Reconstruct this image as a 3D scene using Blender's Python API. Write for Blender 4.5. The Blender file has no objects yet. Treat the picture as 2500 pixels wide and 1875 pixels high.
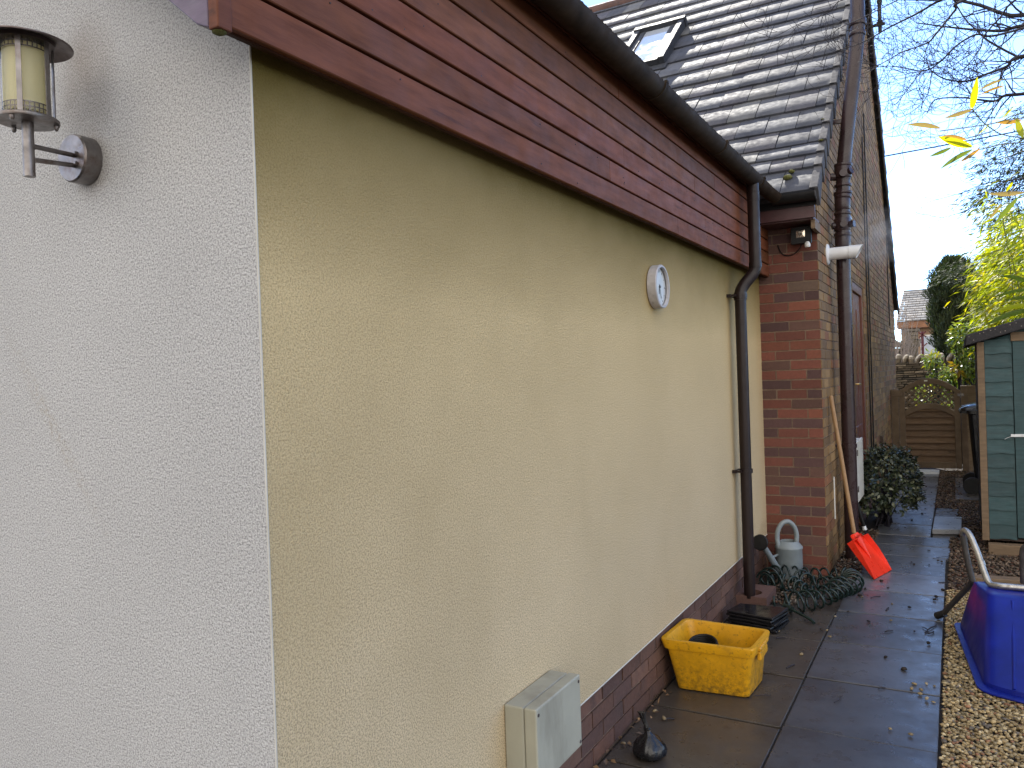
import bpy, math, random
import numpy as np
from mathutils import Vector, Matrix
R = math.radians
rnd = random.Random(7)
rng = np.random.default_rng(11)
SC = bpy.context.scene
COL = SC.collection

# ------------------------------------------------------------------ camera
CAMP = (1.3146, -1.2096, 1.5888)
YAW, PITCH, ROLL = 0.5170, -0.0079, -0.0346
F_ = Vector((-math.sin(YAW)*math.cos(PITCH), math.cos(YAW)*math.cos(PITCH), math.sin(PITCH)))
r_ = Vector((math.cos(YAW), math.sin(YAW), 0)); u_ = r_.cross(F_)
r2 = r_*math.cos(ROLL) + u_*math.sin(ROLL); u2 = -r_*math.sin(ROLL) + u_*math.cos(ROLL)
cam = bpy.data.cameras.new('camera'); cam.sensor_width = 36; cam.lens = 27.37
cam.clip_start = .05; cam.clip_end = 2000
co = bpy.data.objects.new('camera', cam); COL.objects.link(co)
m = Matrix((r2, u2, -F_)).transposed().to_4x4(); m.translation = Vector(CAMP)
co.matrix_world = m
SC.camera = co

# ------------------------------------------------------------------ light
SUN = Vector((-0.30, 0.632, 0.715)).normalized()
EL = math.asin(SUN.z); AZ = math.atan2(SUN.x, SUN.y)
w = bpy.data.worlds.new('World'); SC.world = w; w.use_nodes = True
nt = w.node_tree; nt.nodes.clear()
sky = nt.nodes.new('ShaderNodeTexSky'); sky.sky_type = 'NISHITA'; sky.sun_disc = False
sky.sun_elevation = EL; sky.sun_rotation = AZ; sky.air_density = 0.45; sky.dust_density = 0.0; sky.ozone_density = 1.8
bg = nt.nodes.new('ShaderNodeBackground'); bg.inputs[1].default_value = 0.15
out = nt.nodes.new('ShaderNodeOutputWorld')
# thin white cloud in the sky
tc = nt.nodes.new('ShaderNodeTexCoord')
nz = nt.nodes.new('ShaderNodeTexNoise'); nz.inputs['Scale'].default_value = 3.2; nz.inputs['Detail'].default_value = 7
rp = nt.nodes.new('ShaderNodeValToRGB'); rp.color_ramp.elements[0].position = .44; rp.color_ramp.elements[1].position = .66
mx = nt.nodes.new('ShaderNodeMix'); mx.data_type = 'RGBA'; mx.inputs['B'].default_value = (3.75, 3.5, 3.2, 1)
nt.links.new(tc.outputs['Generated'], nz.inputs['Vector'])
sx = nt.nodes.new('ShaderNodeSeparateXYZ'); nt.links.new(tc.outputs['Generated'], sx.inputs[0])
ma_ = nt.nodes.new('ShaderNodeMath'); ma_.operation = 'MULTIPLY_ADD'; ma_.inputs[1].default_value = -.24   # more unseen cloud to the north, added to whiten the light on the walls
nt.links.new(sx.outputs[1], ma_.inputs[0]); nt.links.new(nz.outputs['Fac'], ma_.inputs[2]); nt.links.new(ma_.outputs[0], rp.inputs[0])
nt.links.new(rp.outputs[0], mx.inputs['Factor']); nt.links.new(sky.outputs[0], mx.inputs['A'])
nt.links.new(mx.outputs['Result'], bg.inputs[0]); nt.links.new(bg.outputs[0], out.inputs[0])
sl = bpy.data.lights.new('sun', 'SUN'); sl.energy = 2.0; sl.angle = R(.5); sl.color = (1, .95, .86)
so = bpy.data.objects.new('sun', sl); COL.objects.link(so)
so.rotation_euler = SUN.to_track_quat('Z', 'Y').to_euler()
so.location = (0, 0, 20)
SC.view_settings.view_transform = 'Standard'; SC.view_settings.look = 'None'
SC.view_settings.exposure = 2.2; SC.view_settings.gamma = 1
SC.render.engine = 'CYCLES'
SC.cycles.use_denoising = True
SC.cycles.max_bounces = 8; SC.cycles.diffuse_bounces = 4; SC.cycles.transparent_max_bounces = 12
SC.cycles.sample_clamp_indirect = 8

# ------------------------------------------------------------------ materials
def nodes(name):
    m = bpy.data.materials.new(name); m.use_nodes = True
    t = m.node_tree; b = t.nodes['Principled BSDF']
    return m, t, b
def N(t, k, **kw):
    n = t.nodes.new(k)
    for a, v in kw.items():
        if hasattr(n, a) and a not in n.inputs: setattr(n, a, v)
        else: n.inputs[a].default_value = v
    return n
def mixc(t, fac, A, B, mode='MIX'):
    n = t.nodes.new('ShaderNodeMix'); n.data_type = 'RGBA'; n.blend_type = mode
    for k, v in (('Factor', fac), ('A', A), ('B', B)):
        if hasattr(v, 'is_output'): t.links.new(v, n.inputs[k])
        else: n.inputs[k].default_value = v if k == 'Factor' else (*v[:3], 1)
    return n.outputs['Result']
def noise(t, scale, detail=5, rough=.55, vec=None, stretch=None, off=0):
    n = t.nodes.new('ShaderNodeTexNoise'); n.inputs['Scale'].default_value = scale
    n.inputs['Detail'].default_value = detail; n.inputs['Roughness'].default_value = rough
    tcn = t.nodes.new('ShaderNodeTexCoord')
    o = tcn.outputs['Object']
    if stretch or off:
        mp = t.nodes.new('ShaderNodeMapping'); mp.inputs['Scale'].default_value = stretch or (1, 1, 1)
        mp.inputs['Location'].default_value = (off, off*.7, off*1.3)
        t.links.new(o, mp.inputs['Vector']); o = mp.outputs[0]
    t.links.new(o, n.inputs['Vector'])
    return n.outputs['Fac']
def ramp(t, f, lo, hi, a=0.0, b=1.0):
    n = t.nodes.new('ShaderNodeMapRange'); n.inputs['From Min'].default_value = lo; n.inputs['From Max'].default_value = hi
    n.inputs['To Min'].default_value = a; n.inputs['To Max'].default_value = b
    t.links.new(f, n.inputs['Value']); return n.outputs[0]
def M(name, col, rough=.6, var=.25, vs=6, bump=0, bs=60, bd=.003, metal=0, stain=None, stretch=None, attr=False,
      trans=None, rvar=.12, spec=.5, coat=0, detail=5, stains=()):
    m, t, b = nodes(name)
    f = ramp(t, noise(t, vs, detail, .6, stretch=stretch), .3, .7)
    c = mixc(t, f, [x*(1-var) for x in col], [min(1, x*(1+var)) for x in col])
    if attr:
        at = t.nodes.new('ShaderNodeAttribute'); at.attribute_name = 'tint'
        c = mixc(t, 1.0, c, at.outputs['Color'], 'MULTIPLY')
    for s in ([stain] if stain else []) + list(stains):   # (colour, scale, lo, hi, amount[, stretch])
        g = ramp(t, noise(t, s[1], 6, .65, stretch=(s[5] if len(s) > 5 else None), off=3.1), s[2], s[3], 0, s[4])
        c = mixc(t, g, c, s[0])
    t.links.new(c, b.inputs['Base Color'])
    t.links.new(ramp(t, noise(t, vs*2.3, 5, .6, off=1.7), .3, .7, max(0.02, rough-rvar), min(1, rough+rvar)), b.inputs['Roughness'])
    b.inputs['Metallic'].default_value = metal; b.inputs['Specular IOR Level'].default_value = spec
    b.inputs['Coat Weight'].default_value = coat
    if bump:
        bp = t.nodes.new('ShaderNodeBump'); bp.inputs['Strength'].default_value = bump; bp.inputs['Distance'].default_value = bd
        t.links.new(noise(t, bs, 4, .6, stretch=stretch), bp.inputs['Height']); t.links.new(bp.outputs[0], b.inputs['Normal'])
    if name == 'yellow plastic':      # splashed grime that clings to the lower half
        tz = t.nodes.new('ShaderNodeTexCoord'); sz = t.nodes.new('ShaderNodeSeparateXYZ'); t.links.new(tz.outputs['Object'], sz.inputs[0])
        lo_ = ramp(t, sz.outputs[2], .0, .20, 1, .05); sp_n = ramp(t, noise(t, 42, 6, .75, off=4), .40, .62, 0, .85)
        mm_ = t.nodes.new('ShaderNodeMath'); mm_.operation = 'MULTIPLY'; t.links.new(lo_, mm_.inputs[0]); t.links.new(sp_n, mm_.inputs[1])
        t.links.new(mixc(t, mm_.outputs[0], c, (.10, .06, .012)), b.inputs['Base Color'])
    if trans:
        tr = t.nodes.new('ShaderNodeBsdfTranslucent'); mxs = t.nodes.new('ShaderNodeMixShader'); mxs.inputs[0].default_value = trans[1]
        cc = mixc(t, 1.0, c, trans[0], 'MULTIPLY') if len(trans) > 2 else None
        if cc is None: tr.inputs[0].default_value = (*trans[0], 1)
        else: t.links.new(cc, tr.inputs[0])
        o = t.nodes['Material Output']
        t.links.new(b.outputs[0], mxs.inputs[1]); t.links.new(tr.outputs[0], mxs.inputs[2]); t.links.new(mxs.outputs[0], o.inputs['Surface'])
    return m

def render_mat(name, col, algae_and_shade):
    m, t, b = nodes(name)
    tcn = t.nodes.new('ShaderNodeTexCoord')
    big = ramp(t, noise(t, 1.1, 5, .6), .35, .68)
    c = mixc(t, big, [x*.93 for x in col], [x*1.04 for x in col])
    fine = ramp(t, noise(t, 205, 3, .6), .37, .56)
    c = mixc(t, fine, [x*.50 for x in col], c)
    # faint dirty blotches and run marks
    g = ramp(t, noise(t, 4.5, 6, .7, stretch=(1, 1, .35), off=5), .56, .78, 0, .22)
    c = mixc(t, g, c, [x*.62 for x in col])
    sp = ramp(t, noise(t, 60, 2, .5, off=9), .73, .78, 0, .5)
    c = mixc(t, sp, c, [x*.3 for x in col])
    if algae_and_shade:   # green-brown algae film, plus eaves shade painted in dark olive below the boards
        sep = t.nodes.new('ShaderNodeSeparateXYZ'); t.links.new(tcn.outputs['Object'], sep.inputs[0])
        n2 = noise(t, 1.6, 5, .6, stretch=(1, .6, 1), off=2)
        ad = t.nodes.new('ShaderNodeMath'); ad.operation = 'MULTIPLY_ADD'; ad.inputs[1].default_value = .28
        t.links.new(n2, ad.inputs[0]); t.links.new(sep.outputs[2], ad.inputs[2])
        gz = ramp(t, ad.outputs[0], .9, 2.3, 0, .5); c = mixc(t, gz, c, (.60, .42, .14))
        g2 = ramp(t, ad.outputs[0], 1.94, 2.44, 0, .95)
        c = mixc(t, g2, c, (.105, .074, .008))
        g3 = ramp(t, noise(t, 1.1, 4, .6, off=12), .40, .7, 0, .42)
        fy = ramp(t, sep.outputs[1], .2, 3.4, 1, .12); gm = t.nodes.new('ShaderNodeMath'); gm.operation = 'MULTIPLY'; t.links.new(g3, gm.inputs[0]); t.links.new(fy, gm.inputs[1]); g3 = gm.outputs[0]   # grime blotches, faded along the wall to paint in its light gradient
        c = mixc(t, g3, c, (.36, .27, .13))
    else:       # old soot and rust stain on the wall beside the lantern
        for (sxp, szp, rr, col_, am) in ((-.595, 2.385, .15, (.13, .09, .055), .75), (-.585, 2.17, .085, (.26, .19, .12), .6)):
            mp2 = t.nodes.new('ShaderNodeMapping'); mp2.vector_type = 'POINT'; mp2.inputs['Location'].default_value = (-sxp/rr, 0, -szp/(rr*1.25)); mp2.inputs['Scale'].default_value = (1/rr, .01, 1/(rr*1.25))
            t.links.new(tcn.outputs['Object'], mp2.inputs['Vector']); gr2 = t.nodes.new('ShaderNodeTexGradient'); gr2.gradient_type = 'SPHERICAL'; t.links.new(mp2.outputs[0], gr2.inputs[0])
            mu = t.nodes.new('ShaderNodeMath'); mu.operation = 'MULTIPLY'; t.links.new(gr2.outputs['Fac'], mu.inputs[0]); t.links.new(ramp(t, noise(t, 7, 4, .5), .25, .7, .35*am, am), mu.inputs[1])
            c = mixc(t, mu.outputs[0], c, col_)
        mp3 = t.nodes.new('ShaderNodeMapping'); mp3.vector_type = 'TEXTURE'; mp3.inputs['Location'].default_value = (-.80, 0, 1.50); mp3.inputs['Rotation'].default_value = (0, R(-38), 0); mp3.inputs['Scale'].default_value = (.035, 5, .42)
        t.links.new(tcn.outputs['Object'], mp3.inputs['Vector']); gr3 = t.nodes.new('ShaderNodeTexGradient'); gr3.gradient_type = 'SPHERICAL'; t.links.new(mp3.outputs[0], gr3.inputs[0])
        mu3 = t.nodes.new('ShaderNodeMath'); mu3.operation = 'MULTIPLY'; t.links.new(gr3.outputs['Fac'], mu3.inputs[0]); t.links.new(ramp(t, noise(t, 60, 4, .7),   .45, .62, 0, .5), mu3.inputs[1])
        c = mixc(t, mu3.outputs[0], c, (.30, .25, .17))
    t.links.new(c, b.inputs['Base Color']); b.inputs['Roughness'].default_value = .88
    b.inputs['Specular IOR Level'].default_value = .25
    vo = t.nodes.new('ShaderNodeTexVoronoi'); vo.inputs['Scale'].default_value = 150; vo.feature = 'SMOOTH_F1'
    wn = t.nodes.new('ShaderNodeTexNoise'); wn.inputs['Scale'].default_value = 95; wn.inputs['Detail'].default_value = 3
    t.links.new(tcn.outputs['Object'], wn.inputs['Vector'])
    wmx = mixc(t, .012, tcn.outputs['Object'], wn.outputs['Color'], 'LINEAR_LIGHT')
    t.links.new(wmx, vo.inputs['Vector'])
    h = t.nodes.new('ShaderNodeMath'); h.operation = 'MULTIPLY_ADD'; h.inputs[1].default_value = -.7
    t.links.new(vo.outputs['Distance'], h.inputs[0]); t.links.new(noise(t, 210, 4, .65), h.inputs[2])
    bp = t.nodes.new('ShaderNodeBump'); bp.inputs['Strength'].default_value = .6; bp.inputs['Distance'].default_value = .007
    t.links.new(h.outputs[0], bp.inputs['Height']); t.links.new(bp.outputs[0], b.inputs['Normal'])
    return m

MT = {}
MT['render_front'] = render_mat('white roughcast render', (.49, .49, .488), False)
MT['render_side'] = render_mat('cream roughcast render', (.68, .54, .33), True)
MT['bead'] = M('pale bead', (.50, .48, .42), .6, .15)
MT['cladding'] = M('red brown stained boards', (.150, .054, .026), .58, .28, 5, .18, 40, .002, stretch=(8, 1, 8), attr=True, spec=.13,
    stain=((.035, .018, .016), 9, .62, .74, .7, (1, .25, 3)), rvar=.1)
MT['barge'] = M('red brown stain with painted sky purple', (.085, .058, .095), .5, .25, 7, .2, 40, .002, stretch=(1.5, 8, 8), stain=((.06, .04, .06), 14, .6, .75, .6))  # purple sky reflection painted into the red-brown board colour
MT['soffit'] = M('dark soffit', (.055, .03, .022), .6, .3, 8)
MT['gutter'] = M('brown black gutter plastic', (.034, .023, .015), .75, .4, 9, .12, 30, .001, stain=((.05, .04, .018), 5, .5, .75, .7, (2, .3, 2)), spec=.12)
MT['downpipe'] = M('dark brown pipe plastic', (.017, .010, .0095), .40, .25, 7, stain=((.04, .028, .025), 8, .58, .8, .5, (1, 1, .25)), spec=.3)
MT['soilpipe'] = M('purple brown pipe plastic', (.028, .0145, .0165), .30, .25, 5, stain=((.06, .042, .04), 9, .58, .8, .45, (1, 1, .3)), spec=.42)
MT['mortar'] = M('mortar', (.215, .152, .106), .95, .25, 30, .4, 200)
MT['brick_red'] = M('red facing brick', (1, 1, 1), .88, .26, 60, .5, 140, .003, attr=True, stain=((.055, .04, .035), 28, .62, .76, .6))
MT['brick_tan'] = M('weathered tan brick', (1, 1, 1), .9, .28, 55, .5, 140, .003, attr=True, stain=((.06, .05, .03), 10, .55, .8, .5))
MT['plinth'] = M('plinth brick', (1, 1, 1), .85, .28, 40, .4, 140, .003, attr=True, stain=((.04, .03, .028), 7, .52, .78, .7))
MT['tile'] = M('grey concrete roof tile', (1, 1, 1), .72, .3, 9, .25, 90, .002, attr=True, stain=((.03, .031, .037), 6, .5, .72, .55), rvar=.13, spec=.18,
    stains=(((.24, .24, .23), 22, .62, .8, .5),))
MT['verge'] = M('grey verge cap', (.085, .085, .092), .85, .25, 12, spec=.08, stain=((.3, .3, .28), 16, .6, .8, .4))
MT['black'] = M('black plastic', (.010, .010, .011), .45, .3, 9, spec=.25)
MT['black_gloss'] = M('glossy black plastic', (.012, .012, .014), .16, .3, 9)
MT['glass_roof'] = M('roof window glass', (.42, .46, .52), .04, .12, 3, coat=1)
MT['wframe'] = M('dark grey window frame', (.04, .043, .05), .6, .2, 9, spec=.15)
MT['fascia'] = M('dark red fascia', (.06, .022, .024), .45, .25, 8)
MT['steel'] = M('weathered steel', (.20, .185, .18), .38, .3, 24, .1, 120, .001, metal=.85, stain=((.10, .055, .035), 16, .50, .70, .8))
MT['steel_dark'] = M('tarnished brown steel', (.13, .105, .10), .42, .3, 15, metal=.8, stain=((.07, .04, .03), 14, .52, .7, .7))
MT['diffuser'] = M('cream glass diffuser', (.86, .78, .46), .5, .06, 9, trans=((.85, .78, .45), .35))
MT['clear'] = None
MT['meter'] = M('pale green grey painted box', (.35, .34, .265), .5, .1, 5, .05, 200, stain=((.12, .075, .05), 22, .66, .76, .75), stains=(((.17, .15, .11), 7, .5, .75, .6, (1, 1, .25)),))
MT['clock_rim'] = M('pitted clock rim', (.42, .40, .40), .5, .2, 16, stain=((.07, .045, .04), 30, .6, .7, .85))
MT['clock_face'] = M('clock face', (.52, .54, .53), .35, .1, 12, stain=((.3, .3, .28), 16, .55, .75, .5))
MT['ink'] = M('black ink', (.02, .02, .02), .5, .1)
MT['white_plastic'] = M('white plastic', (.68, .70, .72), .4, .06, 9)
MT['off_white'] = M('off white box', (.66, .66, .62), .5, .1, 6, stain=((.36, .38, .2), 4, .5, .75, .4))
MT['crate'] = M('yellow plastic', (.62, .31, .006), .42, .12, 8, stain=((.10, .065, .012), 55, .56, .68, .6), stains=(((.16, .10, .015), 7, .55, .78, .6),))
MT['bag'] = M('black bin film', (.010, .010, .011), .22, .3, 20, .5, 45, .006)
MT['shovel'] = M('red plastic', (.80, .035, .012), .34, .10, 9, stain=((.35, .03, .02), 22, .62, .76, .5))
MT['wood_handle'] = M('pale wood handle', (.30, .18, .085), .6, .2, 9, .1, 60, stretch=(12, 12, 1))
MT['brass'] = M('brass', (.7, .45, .16), .3, .1, 9, metal=1)
MT['door'] = M('red brown door stain', (.13, .040, .026), .4, .2, 8, stretch=(8, 8, 1))
MT['can'] = M('grey green plastic', (.21, .245, .26), .45, .12, 8, stain=((.10, .11, .11), 10, .58, .78, .5))
MT['hose'] = M('dark green hose', (.009, .022, .019), .32, .3, 14)
MT['slab_dark'] = M('wet concrete slab', (1, 1, 1), .33, .22, 5, .12, 230, .002, attr=True, rvar=.10,
    stain=((.028, .021, .016), 3.2, .48, .68, .55), stains=(((.075, .07, .07), 90, .56, .66, .75), ((.016, .013, .012), 16, .6, .75, .7)), spec=.42)
MT['joint'] = M('damp soil', (.022, .017, .013), .95, .4, 20, .5, 80)
MT['soil'] = M('garden soil', (.035, .026, .018), .95, .4, 6, .6, 40)
MT['gravel'] = M('tan gravel', (1, 1, 1), .8, .3, 110, .5, 160, .002, attr=True, spec=.2)
MT['shed'] = M('teal painted weatherboard', (.026, .062, .068), .65, .22, 7, .35, 60, .003, stretch=(1, 8, 8), attr=True, stain=((.03, .05, .045), 9, .58, .75, .6, (.3, 1, 2)))
MT['shed_dark'] = M('dark shed side boards', (.028, .034, .036), .7, .25, 7)
MT['felt'] = M('black roofing felt', (.022, .021, .024), .8, .3, 50, .6, 300)
MT['timber'] = M('bare timber', (.165, .112, .066), .75, .25, 8, .3, 70, stretch=(1, 6, 6), stain=((.09, .06, .04), 10, .55, .75, .6))
MT['timber_dark'] = M('dark timber', (.055, .035, .026), .75, .25, 8)
MT['gate'] = M('brown fence wood', (.13, .076, .042), .7, .25, 6, .3, 50, stretch=(1, 6, 6), attr=True, stain=((.035, .022, .016), 11, .6, .75, .7))
MT['gate_frame'] = M('grey brown gate wood', (.14, .095, .06), .7, .25, 8, .3, 50)
MT['stone'] = M('limestone', (1, 1, 1), .9, .3, 18, .5, 60, .006, attr=True, stain=((.05, .05, .035), 6, .55, .75, .6))
MT['slate'] = M('pale grey slates', (1, 1, 1), .6, .2, 8, attr=True)
MT['house_wall'] = M('tan brick wall', (.32, .21, .13), .9, .2, 9)
MT['orange_wood'] = M('orange brown boards', (.25, .115, .055), .6, .2, 5)
MT['blue'] = M('blue plastic tray', (.004, .012, .20), .36, .25, 5, stain=((.06, .08, .30), 60, .64, .76, .4), rvar=.08, spec=.3)
MT['tube'] = M('worn steel tube', (.40, .39, .36), .34, .25, 20, metal=.8, stain=((.10, .07, .05), 20, .55, .72, .7))
MT['tube_dark'] = M('grimy steel tube', (.055, .05, .048), .5, .25, 20, metal=.3)
MT['rubber'] = M('black rubber', (.012, .012, .012), .7, .2)
MT['moss'] = M('moss', (.085, .085, .018), .95, .4, 60, .9, 150, .01)
MT['bark'] = M('dark bark', (.022, .019, .026), .85, .3, 15, .4, 60)
MT['bark_pale'] = M('pale dry twigs', (.33, .27, .22), .85, .2, 15)
MT['bamboo_leaf'] = M('bamboo leaf', (1, 1, 1), .45, .1, 5, attr=True, trans=((1.9, 1.7, .35), .6, 1))
MT['leaf'] = M('broad leaf', (1, 1, 1), .28, .1, 5, attr=True, trans=((1.5, 1.5, .5), .3, 1))
MT['bush_leaf'] = M('variegated leaf', (1, 1, 1), .4, .1, 5, attr=True)
MT['cypress'] = M('cypress spray', (1, 1, 1), .7, .1, 5, attr=True, trans=((1.2, 1.4, .5), .15, 1))
MT['dry_leaf'] = M('dry brown leaf', (1, 1, 1), .7, .1, 5, attr=True)
MT['culm'] = M('bamboo stem', (.11, .12, .035), .5, .2, 9)
MT['floodglass'] = M('floodlight reflector', (.62, .55, .45), .12, .3, 40, metal=.9)
MT['lens'] = M('white sensor', (.6, .6, .58), .4, .05)
MT['red_post'] = M('dark red timber', (.11, .02, .025), .6, .2)
mg, tg, bg_ = nodes('clear glass'); bg_.inputs['Base Color'].default_value = (.9, .93, .92, 1)
bg_.inputs['Roughness'].default_value = .05; bg_.inputs['Transmission Weight'].default_value = .95; bg_.inputs['IOR'].default_value = 1.15
MT['clear'] = mg

# ------------------------------------------------------------------ mesh builder
class MB:
    def __init__(s): s.v = []; s.f = []; s.t = []; s.m = []
    def add(s, vs, fs, tint=(1, 1, 1), mi=0):
        o = len(s.v); s.v += [tuple(p) for p in vs]
        for f in fs: s.f.append([i+o for i in f]); s.t.append(tint); s.m.append(mi)
    BF = [(0, 3, 2, 1), (4, 5, 6, 7), (0, 1, 5, 4), (1, 2, 6, 5), (2, 3, 7, 6), (3, 0, 4, 7)]
    def box(s, x0, y0, z0, x1, y1, z1, tint=(1, 1, 1), mi=0):
        s.add([(x0, y0, z0), (x1, y0, z0), (x1, y1, z0), (x0, y1, z0), (x0, y0, z1), (x1, y0, z1), (x1, y1, z1), (x0, y1, z1)], MB.BF, tint, mi)
    def hexa(s, p8, tint=(1, 1, 1), mi=0): s.add(p8, MB.BF, tint, mi)
    def obb(s, c, ax, ay, az, tint=(1, 1, 1), mi=0):
        c, ax, ay, az = map(Vector, (c, ax, ay, az))
        s.add([c-ax-ay-az, c+ax-ay-az, c+ax+ay-az, c-ax+ay-az, c-ax-ay+az, c+ax-ay+az, c+ax+ay+az, c-ax+ay+az], MB.BF, tint, mi)
    def bar(s, a, b, wd, th, up=(0, 0, 1), tint=(1, 1, 1), mi=0):
        a, b, up = Vector(a), Vector(b), Vector(up); d = b-a; x = d.cross(up).normalized(); y = x.cross(d).normalized()
        s.obb((a+b)/2, d/2, x*wd/2, y*th/2, tint, mi)
    def rings(s, rs, cap=(True, True), tint=(1, 1, 1), mi=0):
        n = len(rs[0]); vs = [p for r in rs for p in r]; fs = []
        for i in range(len(rs)-1):
            for k in range(n):
                fs.append((i*n+k, i*n+(k+1) % n, (i+1)*n+(k+1) % n, (i+1)*n+k))
        if cap[0]: fs.append(tuple(range(n))[::-1])
        if cap[1]: fs.append(tuple((len(rs)-1)*n+k for k in range(n)))
        s.add(vs, fs, tint, mi)
    def tube(s, pts, r, n=8, cap=True, tint=(1, 1, 1), mi=0):
        P = [Vector(p) for p in pts]
        if not hasattr(r, '__len__'): r = [r]*len(P)
        rs = []; prev = None
        for i, p in enumerate(P):
            d = ((P[min(i+1, len(P)-1)]-P[max(i-1, 0)])).normalized()
            if prev is None:
                a = Vector((0, 0, 1)) if abs(d.z) < .9 else Vector((1, 0, 0)); x = d.cross(a).normalized()
            else: x = (prev-d*prev.dot(d)).normalized()
            y = d.cross(x); prev = x
            rs.append([p+(x*math.cos(2*math.pi*k/n)+y*math.sin(2*math.pi*k/n))*r[i] for k in range(n)])
        s.rings(rs, (cap, cap), tint, mi)
    def lathe(s, prof, c, axis=(0, 0, 1), n=24, cap=(True, True), tint=(1, 1, 1), mi=0):
        ax = Vector(axis).normalized(); a = Vector((0, 0, 1)) if abs(ax.z) < .9 else Vector((1, 0, 0))
        x = ax.cross(a).normalized(); y = ax.cross(x); c = Vector(c)
        s.rings([[c+ax*h+(x*math.cos(2*math.pi*k/n)+y*math.sin(2*math.pi*k/n))*r for k in range(n)] for r, h in prof], cap, tint, mi)
    def prism(s, poly, d, tint=(1, 1, 1), mi=0):
        d = Vector(d); s.rings([[Vector(p) for p in poly], [Vector(p)+d for p in poly]], (True, True), tint, mi)
    def build(s, name, mats, parent=None, smooth=None, bevel=0, seg=2):
        me = bpy.data.meshes.new(name)
        o0 = Vector(parent_origin(parent)) if parent else Vector((0, 0, 0))
        me.from_pydata([(p[0]-o0.x, p[1]-o0.y, p[2]-o0.z) for p in s.v], [], s.f)
        for mm in (mats if isinstance(mats, (list, tuple)) else [mats]): me.materials.append(mm)
        me.polygons.foreach_set('material_index', s.m)
        if any(t != (1, 1, 1) for t in s.t):
            set_tint(me, np.array(s.t, dtype=np.float32))
        else:
            set_tint(me, np.ones((len(s.f), 3), dtype=np.float32))
        import bmesh
        b = bmesh.new(); b.from_mesh(me); bmesh.ops.recalc_face_normals(b, faces=b.faces); b.to_mesh(me); b.free()
        if smooth is not None:
            me.polygons.foreach_set('use_smooth', [True]*len(me.polygons)); me.set_sharp_from_angle(angle=R(smooth))
        o = bpy.data.objects.new(name, me); COL.objects.link(o)
        if parent: o.parent = parent
        if bevel:
            bm_ = o.modifiers.new('edge', 'BEVEL'); bm_.width = bevel; bm_.segments = seg; bm_.limit_method = 'ANGLE'; bm_.angle_limit = R(40)
        return o
def parent_origin(p):
    v = Vector((0, 0, 0))
    while p: v = v+p.location; p = p.parent
    return v
def set_tint(me, tint):
    a = me.attributes.new('tint', 'FLOAT_COLOR', 'CORNER')
    cnt = np.empty(len(me.polygons), dtype=np.int32); me.polygons.foreach_get('loop_total', cnt)
    t = np.repeat(np.c_[tint, np.ones(len(tint))].astype(np.float32), cnt, axis=0)
    a.data.foreach_set('color', t.ravel())
def npmesh(name, V, F, mat, parent=None, tint=None, smooth=False):
    V = np.asarray(V, dtype=np.float32).reshape(-1, 3); F = np.asarray(F, dtype=np.int32); k = F.shape[1]
    me = bpy.data.meshes.new(name)
    if parent: V = V-np.array(parent_origin(parent), dtype=np.float32)
    me.vertices.add(len(V)); me.vertices.foreach_set('co', V.ravel())
    me.loops.add(F.size); me.loops.foreach_set('vertex_index', F.ravel())
    me.polygons.add(len(F)); me.polygons.foreach_set('loop_start', np.arange(0, F.size, k, dtype=np.int32))
    try: me.polygons.foreach_set('loop_total', np.full(len(F), k, dtype=np.int32))
    except Exception: pass
    me.update(calc_edges=True); me.validate()
    if smooth: me.polygons.foreach_set('use_smooth', [True]*len(me.polygons))
    me.materials.append(mat)
    set_tint(me, np.ones((len(F), 3)) if tint is None else np.asarray(tint))
    o = bpy.data.objects.new(name, me); COL.objects.link(o)
    if parent: o.parent = parent
    return o
def thing(name, label, cat, loc=(0, 0, 0), group=None):
    o = bpy.data.objects.new(name, None); COL.objects.link(o); o.location = loc; o.empty_display_size = .1
    return tag(o, label, cat, group)
def tag(o, label, cat, group=None):
    o['label'] = label; o['category'] = cat
    if group: o['group'] = group
    return o
def kind(o, k, label=None, cat=None):
    o['kind'] = k
    if label: o['label'] = label; o['category'] = cat
    return o
def spline(pts, n=8):
    P = [Vector(p) for p in pts]; P = [P[0]*2-P[1]]+P+[P[-1]*2-P[-2]]; out = []
    for i in range(1, len(P)-2):
        for k in range(n):
            t = k/n; a, b, c, d = P[i-1:i+3]
            out.append(.5*((2*b)+(c-a)*t+(2*a-5*b+4*c-d)*t*t+(3*b-a-3*c+d)*t**3))
    out.append(P[-2]); return out
def unit(a): return a/np.maximum(np.linalg.norm(a, axis=-1, keepdims=True), 1e-9)
def leaves(P, D, Nn, L, W, fold=.12, droop=0.0):
    """folded leaf blades: base, two edge points, tip"""
    P, D, Nn = np.asarray(P), unit(np.asarray(D)), np.asarray(Nn)
    S = unit(np.cross(D, Nn)); Nn = unit(np.cross(S, D)); n = len(P)
    L = np.broadcast_to(np.asarray(L, dtype=float), (n,))[:, None]; W = np.broadcast_to(np.asarray(W, dtype=float), (n,))[:, None]
    a = P+D*L*.45+S*W/2+Nn*W*fold; b = P+D*L*.45-S*W/2+Nn*W*fold; m = P+D*L*.5; t = P+D*L+np.array([0, 0, -1])*L*droop
    V = np.stack([P, a, t, b, m], 1).reshape(-1, 3)
    o = (np.arange(n)*5)[:, None]
    F = np.concatenate([o+np.array([[0, 1, 4]]), o+np.array([[1, 2, 4]]), o+np.array([[0, 4, 3]]), o+np.array([[4, 2, 3]])], 1).reshape(-1, 3)
    return V, F
def palette(n, cols, jit=.25, w=None):
    c = np.array(cols)[rng.choice(len(cols), n, p=w)]
    return c*(1+rng.uniform(-jit, jit, (n, 1)))

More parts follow.
